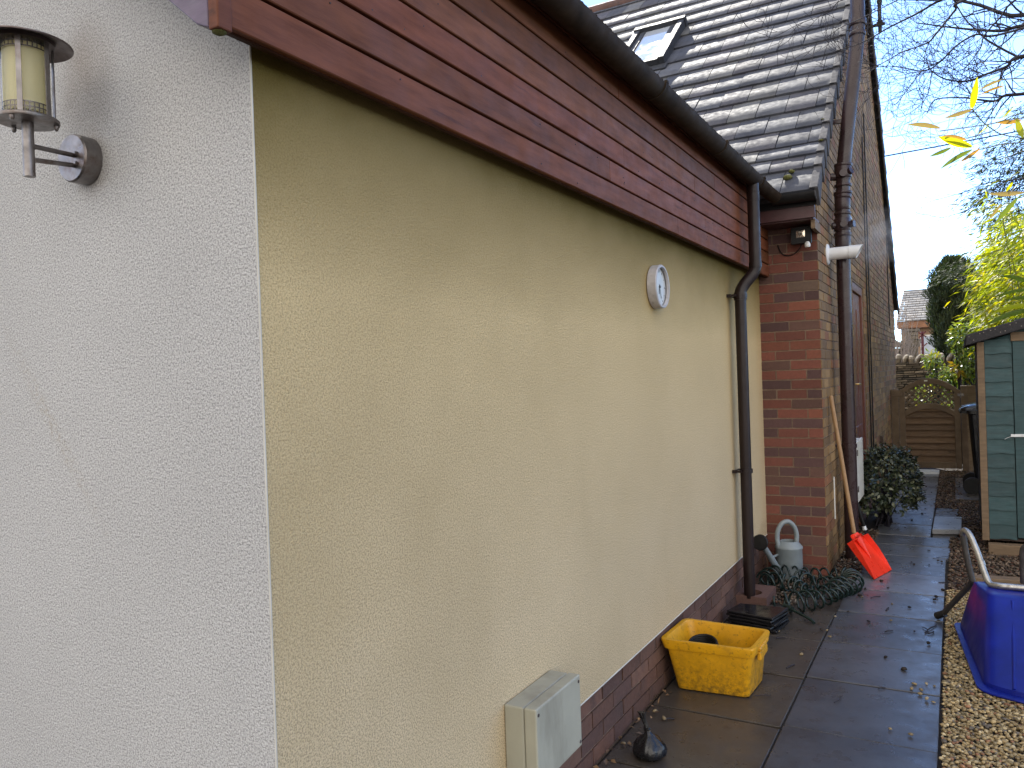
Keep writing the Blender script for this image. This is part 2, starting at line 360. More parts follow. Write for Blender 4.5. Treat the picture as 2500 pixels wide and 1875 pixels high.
# ------------------------------------------------------------------ ground, path, gravel
b = MB(); b.box(-120, -60, -.30, 160, 260, -.035); kind(b.build('ground', MT['soil']), 'structure')

b = MB()
def slab(x0, y0, x1, y1, tone, z=0.0, th=.035):
    j = lambda: rnd.uniform(-.0025, .0025)
    zz = [z+j() for _ in range(4)]
    b.hexa([(x0, y0, z-th), (x1, y0, z-th), (x1, y1, z-th), (x0, y1, z-th), (x0, y0, zz[0]), (x1, y0, zz[1]), (x1, y1, zz[2]), (x0, y1, zz[3])], tone)
ys = [-2.4, -1.8, -1.2, -.6, 0, .6, 1.18, 1.775, 2.37, 2.985, 3.595, 4.215, 4.80, 5.37, 5.99, 6.42, 6.84]
for i in range(len(ys)-1):
    k = rnd.uniform(.72, 1.28); t = tuple(q*k*(1 if ys[i] < 4.7 else 1.5) for q in (.084, .087, .097))
    slab(.612 if ys[i] < 4.7 else .63, ys[i]+.006, 1.215 if ys[i] < 5.8 else 1.245, ys[i+1]-.007, t)
    k = rnd.uniform(.85, 1.15)
    if ys[i] < 4.1: slab(.012, ys[i]+.006-.03, .602, ys[i+1]-.007-.03, (.074*k, .062*k, .050*k), -.002)
for i, (y0, y1) in enumerate(((4.19, 4.8), (4.8, 5.06))):
    slab(.30, y0, .62, y1, (.06, .05, .042), -.006)
yy = 6.85
while yy < 11.75:
    L_ = rnd.choice((.42, .55, .6)); k = rnd.uniform(.9, 1.25)
    slab(.62, yy+.008, 1.085, min(yy+L_-.004, 11.8), (.15*k, .155*k, .165*k)); yy += L_+.006
for y0 in (6.85, 6.93, 7.72, 7.82, 7.92, 8.02, 8.12, 8.22, 8.32, 8.42):     # brick edging strips beside the narrow path
    slab(1.10, y0+.005, 1.315+rnd.uniform(-.03, .03), y0+.085, (.08, .07, .06), -.004)
b.box(.0, -2.4, -.034, 1.20, 4.8, -.012, (1, 1, 1), 1); b.box(.45, 4.8, -.034, 1.22, 6.84, -.012, (1, 1, 1), 1); b.box(.5, 6.84, -.034, 1.08, 12.0, -.012, (1, 1, 1), 1)
path = kind(b.build('path', [MT['slab_dark'], MT['joint']], bevel=.003), 'structure')

# icosphere base for stones
def ico(sub):
    import bmesh
    q = bmesh.new(); bmesh.ops.create_icosphere(q, subdivisions=sub, radius=1)
    V = np.array([v.co[:] for v in q.verts]); F = np.array([[v.index for v in f.verts] for f in q.faces]); q.free(); return V, F
ICO1, ICO2 = ico(1), ico(2)
def rotmats(n):
    q = unit(rng.normal(size=(n, 4))); w_, x, y, z = q.T
    return np.stack([np.stack([1-2*(y*y+z*z), 2*(x*y-z*w_), 2*(x*z+y*w_)], 1), np.stack([2*(x*y+z*w_), 1-2*(x*x+z*z), 2*(y*z-x*w_)], 1),
                     np.stack([2*(x*z-y*w_), 2*(y*z+x*w_), 1-2*(x*x+y*y)], 1)], 1)
def stones(P, r, base, flat=.55, tilt=.35):
    V0, F0 = base; n = len(P); k = len(V0)
    V = np.repeat(V0[None], n, 0)*(1+rng.uniform(-.16, .16, (n, k, 1)))
    s = np.stack([rng.uniform(.8, 1.35, n), rng.uniform(.6, 1.0, n), rng.uniform(.35, .75, n)], 1)*r[:, None]
    V = V*s[:, None, :]
    a = rng.uniform(0, 2*np.pi, n); tl = rng.normal(0, tilt, (n, 2))
    ca, sa = np.cos(a), np.sin(a); z0 = np.zeros(n); o1 = np.ones(n)
    Rz = np.stack([np.stack([ca, -sa, z0], 1), np.stack([sa, ca, z0], 1), np.stack([z0, z0, o1], 1)], 1)
    cx, sx = np.cos(tl[:, 0]), np.sin(tl[:, 0])
    Rx = np.stack([np.stack([o1, z0, z0], 1), np.stack([z0, cx, -sx], 1), np.stack([z0, sx, cx], 1)], 1)
    V = np.einsum('nij,nkj->nki', Rz@Rx, V)+P[:, None, :]
    F = (F0[None]+(np.arange(n)*k)[:, None, None]).reshape(-1, 3)
    return V.reshape(-1, 3), F, len(F0)
def jgrid(x0, x1, y0, y1, d):
    gx, gy = np.meshgrid(np.arange(x0, x1, d), np.arange(y0, y1, d)); p = np.stack([gx.ravel(), gy.ravel()], 1)
    return p+rng.uniform(-d*.48, d*.48, p.shape)
def gravel(name, regions, cols, w, d, r0, r1, base, zlo, zhi, label):
    ps = np.concatenate([jgrid(*rg, d) for rg in regions]); n = len(ps)
    P = np.c_[ps, rng.uniform(zlo, zhi, n)]
    V, F, k = stones(P, rng.uniform(r0, r1, n), base)
    t = np.repeat(palette(n, cols, .3, w), k, axis=0)
    o = npmesh(name, V, F, MT['gravel'], None, t, True); kind(o, 'stuff'); o['label'] = label; o['category'] = 'gravel'; return o
TAN = [(.44, .33, .17), (.35, .26, .135), (.54, .44, .26), (.25, .20, .115), (.16, .14, .12), (.30, .16, .09)]
gravel('gravel', [(1.235, 2.3, 1.6, 5.0)], TAN, [.34, .26, .16, .12, .07, .05], .0135, .0075, .0125, ICO1, -.014, .008,
       'tan gravel bed along the right edge of the path')
DK = [(.10, .075, .055), (.15, .11, .08), (.065, .05, .04), (.20, .15, .11), (.12, .06, .04)]
gravel('gravel_painted_shade', [(1.25, 2.4, 5.0, 6.9), (1.33, 1.6, 6.9, 9.1), (1.10, 1.33, 8.5, 11.9), (1.30, 1.6, 10.9, 11.95)], DK, [.3, .2, .25, .15, .1], .021, .010, .017, ICO1, -.016, .008,  # shade of the far bed painted in by a darker stone palette
       'gravel with shade painted in and brown leaf litter in front of the shed')
gravel('pebble_bed', [(.46, .66, 5.1, 7.0), (.12, .34, 4.25, 5.05)], DK+[(.3, .27, .23)], [.25, .2, .22, .13, .08, .12], .02, .009, .016, ICO1, -.014, .012,
       'dark pebbles at the foot of the brick wall')
# leaf litter
def litter(name, boxes, n, label, cols=((.14, .08, .04), (.22, .13, .06), (.08, .05, .03))):
    ps = []
    for (x0, x1, y0, y1, z), k in zip(boxes, n):
        ps.append(np.c_[rng.uniform(x0, x1, k), rng.uniform(y0, y1, k), np.full(k, z)+rng.uniform(0, .012, k)])
    P = np.concatenate(ps); k = len(P)
    D = np.c_[rng.normal(size=(k, 2)), rng.normal(0, .25, k)]; Nn = np.c_[rng.normal(0, .35, (k, 2)), np.ones(k)]
    V, F = leaves(P, D, Nn, rng.uniform(.015, .04, k), rng.uniform(.008, .02, k), .25)
    o = npmesh(name, V, F, MT['dry_leaf'], None, np.repeat(palette(k, cols, .4), 4, axis=0)); kind(o, 'stuff'); o['label'] = label; o['category'] = 'leaf litter'
litter('leaf_litter', [(1.25, 1.6, 5.0, 8.6, .014), (1.09, 1.35, 8.6, 11.6, .014), (1.1, 1.5, 11.2, 11.95, .02), (.46, .66, 5.1, 6.9, .012), (.005, .07, 1.4, 2.5, .003), (.02, .3, 3.4, 4.6, .004)],
       [300, 420, 200, 120, 45, 30], 'small brown dead leaves scattered over gravel and along the wall foot')

# ------------------------------------------------------------------ brickwork
CO = .075
REDS = [(.185, .062, .042), (.155, .054, .038), (.095, .049, .046), (.21, .072, .044), (.12, .062, .048), (.155, .10, .072)]
TANS = [(.25, .15, .058), (.21, .125, .05), (.31, .19, .078), (.165, .10, .046), (.25, .112, .05)]
PL = [(.135, .066, .044), (.11, .054, .038), (.15, .078, .052), (.095, .05, .038)]
def bricks(b, P, u, nrm, length, z0, courses, cols, wts, first, depth=.05, proud=.006, topz=None, holes=()):
    """stretcher bond: P start on the mortar face, u along, nrm out; first(c) gives the length of the first brick"""
    P, u, nrm = Vector(P), Vector(u), Vector(nrm)
    for c in range(courses):
        za, zb = z0+c*CO+.005, z0+(c+1)*CO-.005; a = 0.0; L_ = first(c)
        while a < length-.01:
            e = min(a+L_-.01, length)
            segs = [(a, e)]
            for h0, h1, hz0, hz1 in holes:
                if zb > hz0 and za < hz1:
                    ns = []
                    for s0, s1 in segs:
                        if s1 <= h0 or s0 >= h1: ns.append((s0, s1)); continue
                        if s0 < h0-.02: ns.append((s0, h0-.01))
                        if s1 > h1+.02: ns.append((h1+.01, s1))
                    segs = ns
            for s0, s1 in segs:
                j = lambda: rnd.uniform(-.0018, .0018)
                pr = proud+rnd.uniform(-.0012, .0022)
                t0, t1 = zb, zb
                if topz:
                    t0, t1 = min(zb, topz(s0)), min(zb, topz(s1))
                    if t0 < za+.004 or t1 < za+.004: continue
                    t0, t1 = max(t0, za+.003), max(t1, za+.003)
                cl = np.array(cols[rnd.choices(range(len(cols)), wts)[0]])*rnd.uniform(.82, 1.2)
                q = []
                for dz in (0, 1):
                    for (s, n_) in ((s0, -depth), (s1, -depth), (s1, pr), (s0, pr)):
                        zz = za+j() if dz == 0 else ((t0 if s == s0 else t1)+j())
                        q.append(P+u*(s+j())+nrm*n_+Vector((0, 0, zz)))
                b.hexa(q, tuple(cl), 1)
            a += L_; L_ = .225

# ------------------------------------------------------------------ rendered extension
YR, ZC = 5.083, 2.303
ext = thing('rendered_extension', 'cream rendered house wing with red-brown boarded eaves nearest the viewer', 'house', (0, 0, 0))
pitch = .84
b = MB()   # front gable wall, mitred at the corner
def fp(y, x0): return [(-6, y, 0), (x0, y, 0), (x0, y, 2.33-pitch*x0*0), (-3, y, 2.33+pitch*3), (-6, y, 2.33)]
A = [(-6, 0, -.03), (0, 0, -.03), (0, 0, 2.335), (-3, 0, 2.335+pitch*3), (-6, 0, 2.335)]
B = [(-6, .1, -.03), (-.1, .1, -.03), (-.1, .1, 2.335), (-3, .1, 2.335+pitch*2.9), (-6, .1, 2.335)]
b.rings([A, B]); b.build('front_wall', MT['render_front'], ext)
b = MB()
A = [(0, 0, .292), (0, YR, .292), (0, YR, 2.335), (0, 0, 2.335)]; B = [(-.1, .1, .292), (-.1, YR, .292), (-.1, YR, 2.335), (-.1, .1, 2.335)]
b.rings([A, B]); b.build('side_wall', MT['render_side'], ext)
b = MB()
b.tube([(.0005, -.0005, .0), (.0005, -.0005, 2.329)], .0026, 6); b.tube([(.000, .006, .290), (.000, YR-.002, .290)], .0035, 6)
b.build('corner_bead', MT['bead'], ext, smooth=60)
b = MB()
b.box(-.1, .1, -.03, -.018, YR-.001, .286, (1, 1, 1), 0)
bricks(b, (-.016, 0.004, 0), (0, 1, 0), (1, 0, 0), YR-.01, -.012, 4, PL, [3, 3, 2, 2], lambda c: .225 if c % 2 else .1125)
b.build('brick_plinth', [MT['mortar'], MT['plinth']], ext)
# boarded eaves
b = MB(); zs = [ZC, 2.398, 2.493, 2.588, 2.684, 2.780, 2.875, 2.96]
for i in range(7):
    y = -.12
    cuts = [y]
    for cc in sorted(rnd.uniform(.2, 4.9) for _ in range(2)):
        if cc-cuts[-1] > .7: cuts.append(cc)
    cuts.append(YR-.002)
    for y0, y1 in zip(cuts[:-1], cuts[1:]):
        k = rnd.uniform(.82, 1.18); t = (k, k*rnd.uniform(.92, 1.08), k*rnd.uniform(.92, 1.1))
        b.box(.058, y0, zs[i]+.004, .080+rnd.uniform(-.0012, .0012), y1-.0012, zs[i+1]-.004, t)
        b.box(.048, y0, zs[i]-.004*(i > 0), .064, y1, zs[i+1]-.005, (.25, .22, .2))
b.build('eaves_cladding', MT['cladding'], ext, bevel=.0025, seg=1)
b = MB()
for _ in range(70):
    i = rnd.randrange(6); yv = rnd.choice((0, 1))*.0+rnd.uniform(0, 4.9); z = rnd.choice((zs[i]+.022, zs[i+1]-.022, (zs[i]+zs[i+1])/2+rnd.uniform(-.02, .02)))
    b.lathe([(.0022, .0), (.0022, .0022)], (.0795, yv, z), (1, 0, 0), 6)
b.build('cladding_nail', MT['ink'], ext); COL.objects['cladding_nail'].name = 'nail_heads'
b = MB(); b.box(.0005, .001, 2.331, .0475, YR-.002, 2.349); b.box(.004, -.118, 2.329, .047, -.0055, 2.349); b.build('soffit', MT['soffit'], ext)
b = MB()
A = [(.055, -.155, 2.300), (.055, -.155, 2.585), (-3.0, -.155, 2.585+.85*3.055), (-3.0, -.155, 2.315+.85*3.02), (.02, -.155, 2.315)]
b.prism(A, (0, .034, 0)); b.build('barge_board', MT['barge'], ext, bevel=.003)
b = MB(); b.box(.0565, -.156, 2.294, .0845, -.1205, 2.60, (.8, .8, .9)); b.build('corner_post', MT['cladding'], ext, bevel=.003)
b = MB(); b.lathe([(.006, 0), (.014, .004), (.015, .010), (.008, .013)], (.066, -.138, 2.288), (0, 0, 1), 9); b.build('moss_tuft', MT['moss'], ext)
b = MB()   # roof slab of the wing
A = [(.15, -.15, 2.935), (-3, -.15, 2.935+pitch*3.15), (-6.2, -.15, 2.935+.05), (-6.2, -.15, 2.88), (-3, -.15, 2.88+pitch*3.1), (.15, -.15, 2.885)]
b.prism(A, (0, 6.2, 0)); b.build('roof', MT['verge'], ext)
# gutter
def half(cx, cz, r, th=.0035, n=14):
    P = [(cx-r*math.cos(math.pi*k/n), cz-r*math.sin(math.pi*k/n)) for k in range(n+1)]
    Q = [(cx+(r-th)*math.cos(math.pi*k/n), cz-(r-th)*math.sin(math.pi*k/n)) for k in range(n+1)]
    return P+Q
GX, GZ = .165, 2.886
b = MB(); b.prism([(x, -.16, z) for x, z in half(GX, GZ, .06)], (0, 4.46, 0))
for k in range(230):     # dirt crust and grit along the outer lip
    y = rnd.uniform(.0, 4.28); r = rnd.uniform(.0015, .0042)
    b.lathe([(r*.6, -r*.5), (r, 0), (r*.5, r*.8)], (GX+.0595+rnd.uniform(-.002, .001), y, GZ+.0005), (0, 0, 1), 5)
g = b.build('gutter', MT['gutter'], ext, smooth=40)
b = MB()
for y in (1.1, 2.2, 3.28, 4.28):
    b = MB(); b.prism([(x, y-.016, z) for x, z in half(GX, GZ+.003, .0675, .0075)], (0, .032, 0)); b.box(GX+.055, y-.012, GZ-.002, GX+.069, y+.012, GZ+.010)
    b.build('gutter_bracket', MT['gutter'], g, smooth=40)
b = MB()
for (p0, p1, r) in (((GX, 4.30, GZ), (GX+.01, 4.50, GZ-.01), .058), ((GX+.01, 4.50, GZ-.01), (.215, 4.66, 2.842), .055)):
    d = (Vector(p1)-Vector(p0)); x = Vector((0, 0, 1)).cross(d).normalized()*-1
    A = [Vector(p0)+x*(q[0])+Vector((0, 0, q[1])) for q in half(0, 0, r)]; b.prism(A, d)
b.build('gutter_angle', MT['gutter'], g, smooth=40)
# downpipe of the wing
dp = thing('downpipe', 'brown downpipe with swan neck standing before the cream wall', 'downpipe', (.075, 4.12, 0))
b = MB()
b.tube([(.165, 4.19, 2.875), (.165, 4.19, 2.31)], .040, 20)
b.tube(spline([(.165, 4.19, 2.34), (.165, 4.19, 2.28), (.150, 4.178, 2.235), (.100, 4.142, 2.165), (.078, 4.122, 2.115), (.075, 4.12, 2.06)], 6), .0395, 20)
b.tube([(.075, 4.12, 2.09), (.0745, 4.12, .052)], .0375, 20)
b.lathe([(.0425, 0), (.0425, .004), (.041, .05), (.043, .06)], (.165, 4.19, 2.725), (0, 0, 1), 20)
b.lathe([(.043, 0), (.043, .035)], (.165, 4.19, 2.275), (0, 0, 1), 20); b.lathe([(.0425, 0), (.0425, .05)], (.075, 4.12, 2.06), (0, 0, 1), 20)
b.build('pipe', MT['downpipe'], dp, smooth=40)
for z in (2.075, .895):
    b = MB(); b.lathe([(.0455, 0), (.0455, .026)], (.075, 4.12, z), (0, 0, 1), 20)
    b.box(.001, 4.045, z+.003, .030, 4.075, z+.023); b.box(.012, 4.05, z+.006, .06, 4.10, z+.02); b.box(.012, 4.14, z+.006, .06, 4.19, z+.02)
    b.build('pipe_clip', MT['downpipe'], dp, smooth=40)

# ------------------------------------------------------------------ brick house
GXW = .434
house = thing('brick_house', 'brick house with tall gable wall and grey tiled roof', 'house', (.44, YR, 0))
RY, RZ, YE = 9.15, 6.797, 13.7
def rz_(y): return 2.86+.876*(y-4.655) if y < RY else RZ-.911*(y-RY)
b = MB()
b.box(-.05, YR, -.03, GXW-.0, YR+.1, 2.72)
bricks(b, (.0, YR, 0), (1, 0, 0), (0, -1, 0), .438, .0, 36, REDS, [5, 4, 3, 1, 3, 1], lambda c: .22 if c % 2 else .1125)
b.build('return_wall', [MT['mortar'], MT['brick_red']], house)
b = MB()
HO = [(7.36-YR, 8.44-YR, .12, 2.46)]
segsY = [(YR+.1005, 7.36, -.03, None), (7.36, 8.44, 2.46, None), (8.44, YE, -.03, None)]
for y0, y1, z0, _ in segsY:
    ysub = [y0]+[q for q in (RY,) if y0 < q < y1]+[y1]
    for a, c in zip(ysub[:-1], ysub[1:]):
        b.hexa([(.3, a, z0), (GXW, a, z0), (GXW, c, z0), (.3, c, z0), (.3, a, rz_(a)-.07), (GXW, a, rz_(a)-.07), (GXW, c, rz_(c)-.07), (.3, c, rz_(c)-.07)])
bricks(b, (GXW, YR-.002, 0), (0, 1, 0), (1, 0, 0), YE-YR, .0, 86, TANS, [4, 4, 2, 3, 2], lambda c: .1125 if c % 2 else .225,
       depth=.04, topz=lambda s: rz_(YR+s)-.08, holes=HO)
b.build('gable_wall', [MT['mortar'], MT['brick_tan']], house)
# other walls so that the house is closed
for q_ in ((-8, YR+.1, 0, -.05, YR+.2, 2.7), (-8, YE-.1, 0, .29, YE, 2.6)):
    b = MB(); b.box(*q_); b.build('outer_wall', MT['house_wall'], house)
# roof: front slope tiles
NS = Vector((0, -.876, 1)).normalized(); TS = Vector((0, 1, .876)).normalized()
rows = [4.655, 4.903, 5.058, 5.199, 5.418, 5.674, 5.957, 6.223, 6.48, 6.757, 7.033, 7.345, 7.62, 7.90, 8.18, 8.46, 8.74, 9.02, 9.16]
b = MB()
GREY = [(.086, .092, .110), (.108, .114, .132), (.070, .076, .096), (.122, .125, .13), (.094, .094, .110)]
for i in range(len(rows)-1):
    y0, y1 = rows[i], rows[i+1]; Ls = (y1-y0)*1.3294
    k = -1; off = (.1225 if i % 2 else 0.0)
    x1 = .498
    while x1 > -5.2:
        x0 = x1-(.245 if not (k == -1 and off) else .1225)
        if not (-1.98 < x0 and x1 < -1.28 and 7.03 < y0+.1 and y1 < 7.92):
            cl = np.array(GREY[rnd.randrange(5)])*rnd.uniform(.8, 1.2)
            e = rnd.uniform(-.002, .002); s_ = rnd.uniform(-.003, .003)
            o = Vector((0, y0, 2.86+.876*(y0-4.655)))+TS*s_
            P = []
            # cross-section along the slope: raised tail with a rounded nose, head tucked under the next row
            prof = [(0, -.030), (-.002, -.004), (.006, .0), (Ls*.5, -.006+e), (Ls+.07, -.027), (Ls+.07, -.040), (Ls*.5, -.032)]
            A = [o+TS*p+NS*(q+e)+Vector((x0+.003, 0, 0)) for p, q in prof]
            mid = [o+TS*(p-.002)+NS*(q+e+(.0012 if 0 < j < 4 else 0))+Vector(((x0+x1)/2, 0, 0)) for j, (p, q) in enumerate(prof)]
            Bq = [o+TS*(p+rnd.uniform(-.002, .002))+NS*(q+e+rnd.uniform(-.001, .001))+Vector((x1-.003, 0, 0)) for p, q in prof]
            b.rings([A, mid, Bq], tint=tuple(cl))
        x1 = x0; k += 1
roof = b.build('roof', MT['tile'], house, smooth=35)
b = MB()
A = [(.40, 4.70, 2.86+.876*.045-.05), (.40, RY, RZ-.05), (.40, YE+.1, rz_(YE+.1)-.05), (.40, YE+.1, rz_(YE+.1)-.09), (.40, RY, RZ-.10), (.40, 4.70, 2.80)]
b.prism(A, (-8.4, 0, 0)); b.build('roof_deck', MT['felt'], roof)
b = MB()   # rear slope tiles
y = YE+.12
while y > RY+.33:
    x1 = .498
    z = rz_(y); t2 = Vector((0, -1, .911)).normalized(); n2 = Vector((0, .911, 1)).normalized()
    while x1 > -1.5:
        o = Vector((0, y, z)); prof = [(0, -.03), (0, 0), (.40, -.027), (.40, -.04)]
        b.rings([[o+t2*p+n2*q+Vector((x1-.243, 0, 0)) for p, q in prof], [o+t2*p+n2*q+Vector((x1, 0, 0)) for p, q in prof]], tint=GREY[rnd.randrange(5)])
        x1 -= .245
    y -= .262
b.build('rear_tiles', MT['tile'], roof)
b = MB(); b.tube([(.5, RY, RZ-.05), (-8, RY, RZ-.05)], .10, 12, tint=(.12, .07, .06)); b.build('ridge', MT['tile'], roof, smooth=60)
b = MB()   # stepped verge caps
for i in range(len(rows)-1):
    y0, y1 = rows[i], rows[i+1]; Ls = (y1-y0)*1.3294
    o = Vector((0, y0, 2.86+.876*(y0-4.655)))
    def q(s, n, x): return o+TS*s+NS*n+Vector((x, 0, 0))
    b.hexa([q(-.006, -.15, .488), q(-.006, -.15, .514), q(Ls+.0, -.105, .504), q(Ls+.0, -.105, .488), q(-.012, .006, .488), q(-.012, .004, .516), q(Ls+.02, -.018, .508), q(Ls+.02, -.018, .488)], (1, 1, 1))
    b.hexa([q(-.010, .002, .452), q(-.010, .002, .514), q(Ls, -.02, .508), q(Ls, -.02, .452), q(-.010, .010, .456), q(-.010, .010, .512), q(Ls, -.012, .506), q(Ls, -.012, .456)], (.62, .62, .6))
y = YE+.12
while y > RY+.1:
    z = rz_(y); t2 = Vector((0, -1, .911)).normalized(); n2 = Vector((0, .911, 1)).normalized(); o = Vector((0, y, z))
    def q(s, n, x): return o+t2*s+n2*n+Vector((x, 0, 0))
    b.hexa([q(0, -.13, .488), q(0, -.13, .512), q(.36, -.14, .506), q(.36, -.14, .488), q(0, .008, .488), q(0, .006, .518), q(.36, -.016, .508), q(.36, -.016, .488)], (.7, .7, .75))
    y -= .262
b.build('verge', MT['verge'], roof, bevel=.004)
b = MB(); b.box(-2, 4.775, 2.675, .47, 4.80, 2.86); b.build('fascia', MT['fascia'], house)
b = MB(); b.box(.082, 4.80, 2.664, .455, YR-.007, 2.690); b.box(.082, 4.80, 2.69, .43, YR, 2.76); b.build('eaves_soffit', MT['fascia'], house)
b = MB(); b.prism([(.19, 4.705+(x), z) for x, z in half(0, 2.836, .057)], (.30, 0, 0)); b.box(-.2, 4.76, 2.76, .49, 4.7745, 2.86)
hg = b.build('house_gutter', MT['black'], house, smooth=40)
b = MB(); A = [(.490, 4.705+.057*math.cos(k*math.pi/12), 2.838-.057*math.sin(k*math.pi/12)) for k in range(13)]; b.prism(A, (.006, 0, 0)); b.build('end_cap', MT['verge'], hg)
b = MB(); b.box(.435, 4.82, 2.60, .462, 5.09, 2.667, (1, 1, 1)); b.build('verge_slip', MT['timber'], house)
# roof window
rw = MB()
def rp_(x, y, n): return Vector((x, y, 2.86+.876*(y-4.655)))+NS*n
def slopebox(b, x0, x1, y0, y1, n0, n1, tint=(1, 1, 1)):
    b.hexa([rp_(x0, y0, n0), rp_(x1, y0, n0), rp_(x1, y1, n0), rp_(x0, y1, n0), rp_(x0, y0, n1), rp_(x1, y0, n1), rp_(x1, y1, n1), rp_(x0, y1, n1)], tint)
X0, X1, Y0, Y1 = -1.93, -1.32, 7.02, 7.83
slopebox(rw, X0, X0+.07, Y0, Y1, -.02, .085); slopebox(rw, X1-.07, X1, Y0, Y1, -.02, .085)
slopebox(rw, X0+.072, X1-.072, Y0, Y0+.045, -.02, .070); slopebox(rw, X0-.01, X1+.01, Y1+.002, Y1+.07, -.02, .10)
slopebox(rw, X0-.03, X1+.03, Y0-.10, Y0-.002, -.015, .012)
slopebox(rw, X1-.16, X1-.085, Y0+.05, Y1-.01, .03, .060, (2, 2, 2.1)); slopebox(rw, X0+.085, X0+.14, Y0+.05, Y1-.01, .03, .060, (2, 2, 2.1))
wn = rw.build('roof_window', MT['wframe'], roof, bevel=.006)
rw = MB(); slopebox(rw, X0+.07, X1-.07, Y0+.045, Y1, .02, .045); rw.build('glass', MT['glass_roof'], wn)
# side door in the gable
b = MB()
for y0, y1, z0, z1 in ((7.362, 7.44, .12, 2.458), (8.36, 8.438, .12, 2.458), (7.441, 8.359, 2.37, 2.458)): b.box(.34, y0, z0, .428, y1, z1)
b.box(.33, 7.362, -.03, .46, 8.438, .118)
d = b.build('door', MT['door'], house, bevel=.005)
b = MB(); b.box(.365, 7.445, .125, .405, 8.355, 2.365)
for z0, z1 in ((.3, .95), (1.15, 2.2)):
    for y0, y1 in ((7.56, 7.86), (7.95, 8.25)):
        b.box(.4, y0, z0, .414, y1, z1)
b.build('door_leaf', MT['door'], d, bevel=.005)
b = MB(); b.box(.405, 7.50, 1.28, .412, 7.54, 1.48); b.tube([(.405, 7.52, 1.40), (.455, 7.52, 1.40), (.46, 7.54, 1.40), (.46, 7.64, 1.395)], .009, 8); b.build('handle', MT['brass'], d, smooth=50)

# moss tufts on the roof
for x, y, s in ((.286, 4.80, .020), (.306, 4.86, .017), (.455, 5.45, .010), (.475, 5.18, .012)):
    z = 2.86+.876*(y-4.655)
    V, F, k = stones(np.array([[x, y, z+.004]]), np.array([s*1.5]), ICO2, tilt=.1)
    o = npmesh('moss_tuft', V-np.array([[x, y, z]]), F, MT['moss'], None, None, True); o.location = (x, y, z)
    tag(o, 'larger green moss tuft on the lowest roof tile at the eaves corner' if s == .020 else 'second moss tuft just above the larger one on the eaves tile' if s == .017
        else 'small moss spot near the roof verge a few rows up' if s == .010 else 'moss spot on the verge cap above the eaves', 'moss', 'moss tufts on the roof tiles')

# ------------------------------------------------------------------ soil pipe, flue and other fixings
sp = thing('soil_pipe', 'purple-brown soil pipe with fittings rising up the gable wall', 'soil pipe', (.545, 5.72, 0))
b = MB(); SX, SY = .545, 5.72
b.tube([(SX, SY, .0), (SX, SY, 2.70)], .055, 24)
b.tube([(SX, SY, 2.6), (SX+.004, SY, 2.86)], .057, 24); b.tube([(SX+.004, SY, 2.8), (SX+.02, SY, 3.2)], .054, 24)
b.tube(spline([(SX+.02, SY, 3.12), (SX+.035, SY, 3.32), (SX+.14, SY, 4.12), (SX+.16, SY, 4.32), (SX+.165, SY, 4.5)], 6), .055, 24)
b.tube([(SX+.165, SY, 4.45), (SX+.17, SY, 7.4)], .055, 24)
pipe = b.build('pipe', MT['soilpipe'], sp, smooth=40)
def fit(items, name='fitting'):
    b = MB()
    for it in items:
        if it[0] == 'c': b.lathe([(it[2]*.97, 0), (it[2], .004), (it[2], it[3]-.004), (it[2]*.97, it[3])], (SX+it[4], SY, it[1]), (0, 0, 1), 24)
        else: b.tube([Vector((SX+.01, SY, it[1])), Vector((SX+.01, SY, it[1]))+Vector(it[2])], it[3], 14)
    return b.build(name, MT['soilpipe'], sp, smooth=35)
fit([('c', 3.13, .066, .10, .018), ('c', 3.225, .070, .022, .02), ('t', 3.15, (.075, -.035, .03), .030), ('t', 3.145, (.02, -.085, .012), .030), ('t', 3.14, (-.085, -.02, .01), .030), ('c', 3.06, .067, .02, .014)], 'boss_branch')
fit([('c', 2.965, .066, .035, .01), ('c', 3.0, .071, .02, .012), ('c', 2.87, .061, .10, .006), ('c', 2.83, .066, .022, .004)], 'coupling')
fit([('c', 2.70, .064, .10, .0), ('t', 2.745, (.085, -.03, .0), .028), ('t', 2.745, (-.085, -.03, 0), .028), ('t', 2.745, (.01, -.085, 0), .026), ('c', 2.655, .068, .028, 0), ('c', 2.55, .061, .11, 0)], 'boss_branch')
fit([('c', 4.34, .066, .05, .162), ('c', 4.26, .064, .03, .156)], 'coupling')
b = MB(); b.box(.44, SY-.02, 3.58, SX+.06, SY+.01, 3.61); b.box(.437, SY-.05, 3.54, .45, SY+.03, 3.66); b.build('wall_bracket', MT['soilpipe'], sp)
b = MB(); b.lathe([(.061, 0), (.061, .03)], (SX, SY, .92), (0, 0, 1), 20); b.box(.441, SY-.02, .925, .50, SY+.02, .945); b.build('wall_bracket', MT['soilpipe'], sp, smooth=40)
wp = MB(); wp.tube(spline([(.56, 5.78, 2.93), (.52, 6.0, 2.955), (.478, 6.3, 2.975), (.478, 6.85, 3.0), (.47, 6.95, 3.0), (.435, 6.98, 3.0)], 5), .0215, 12)
wp.lathe([(.027, 0), (.027, .05)], (.478, 6.75, 2.995), (0, 1, .04), 12)
tag(wp.build('waste_pipe', MT['soilpipe'], None, smooth=50), 'thin brown waste pipe running from soil pipe back to gable wall', 'pipe')
fl = thing('boiler_flue', 'white boiler flue sticking out across the soil pipe', 'flue', (.44, 5.58, 2.5))
b = MB(); c = (.44, 5.58, 2.503)
b.lathe([(.050, .0), (.050, .165), (.054, .167), (.054, .19)], c, (1, 0, 0), 28)
n = 28; ringA = []; ringB = []
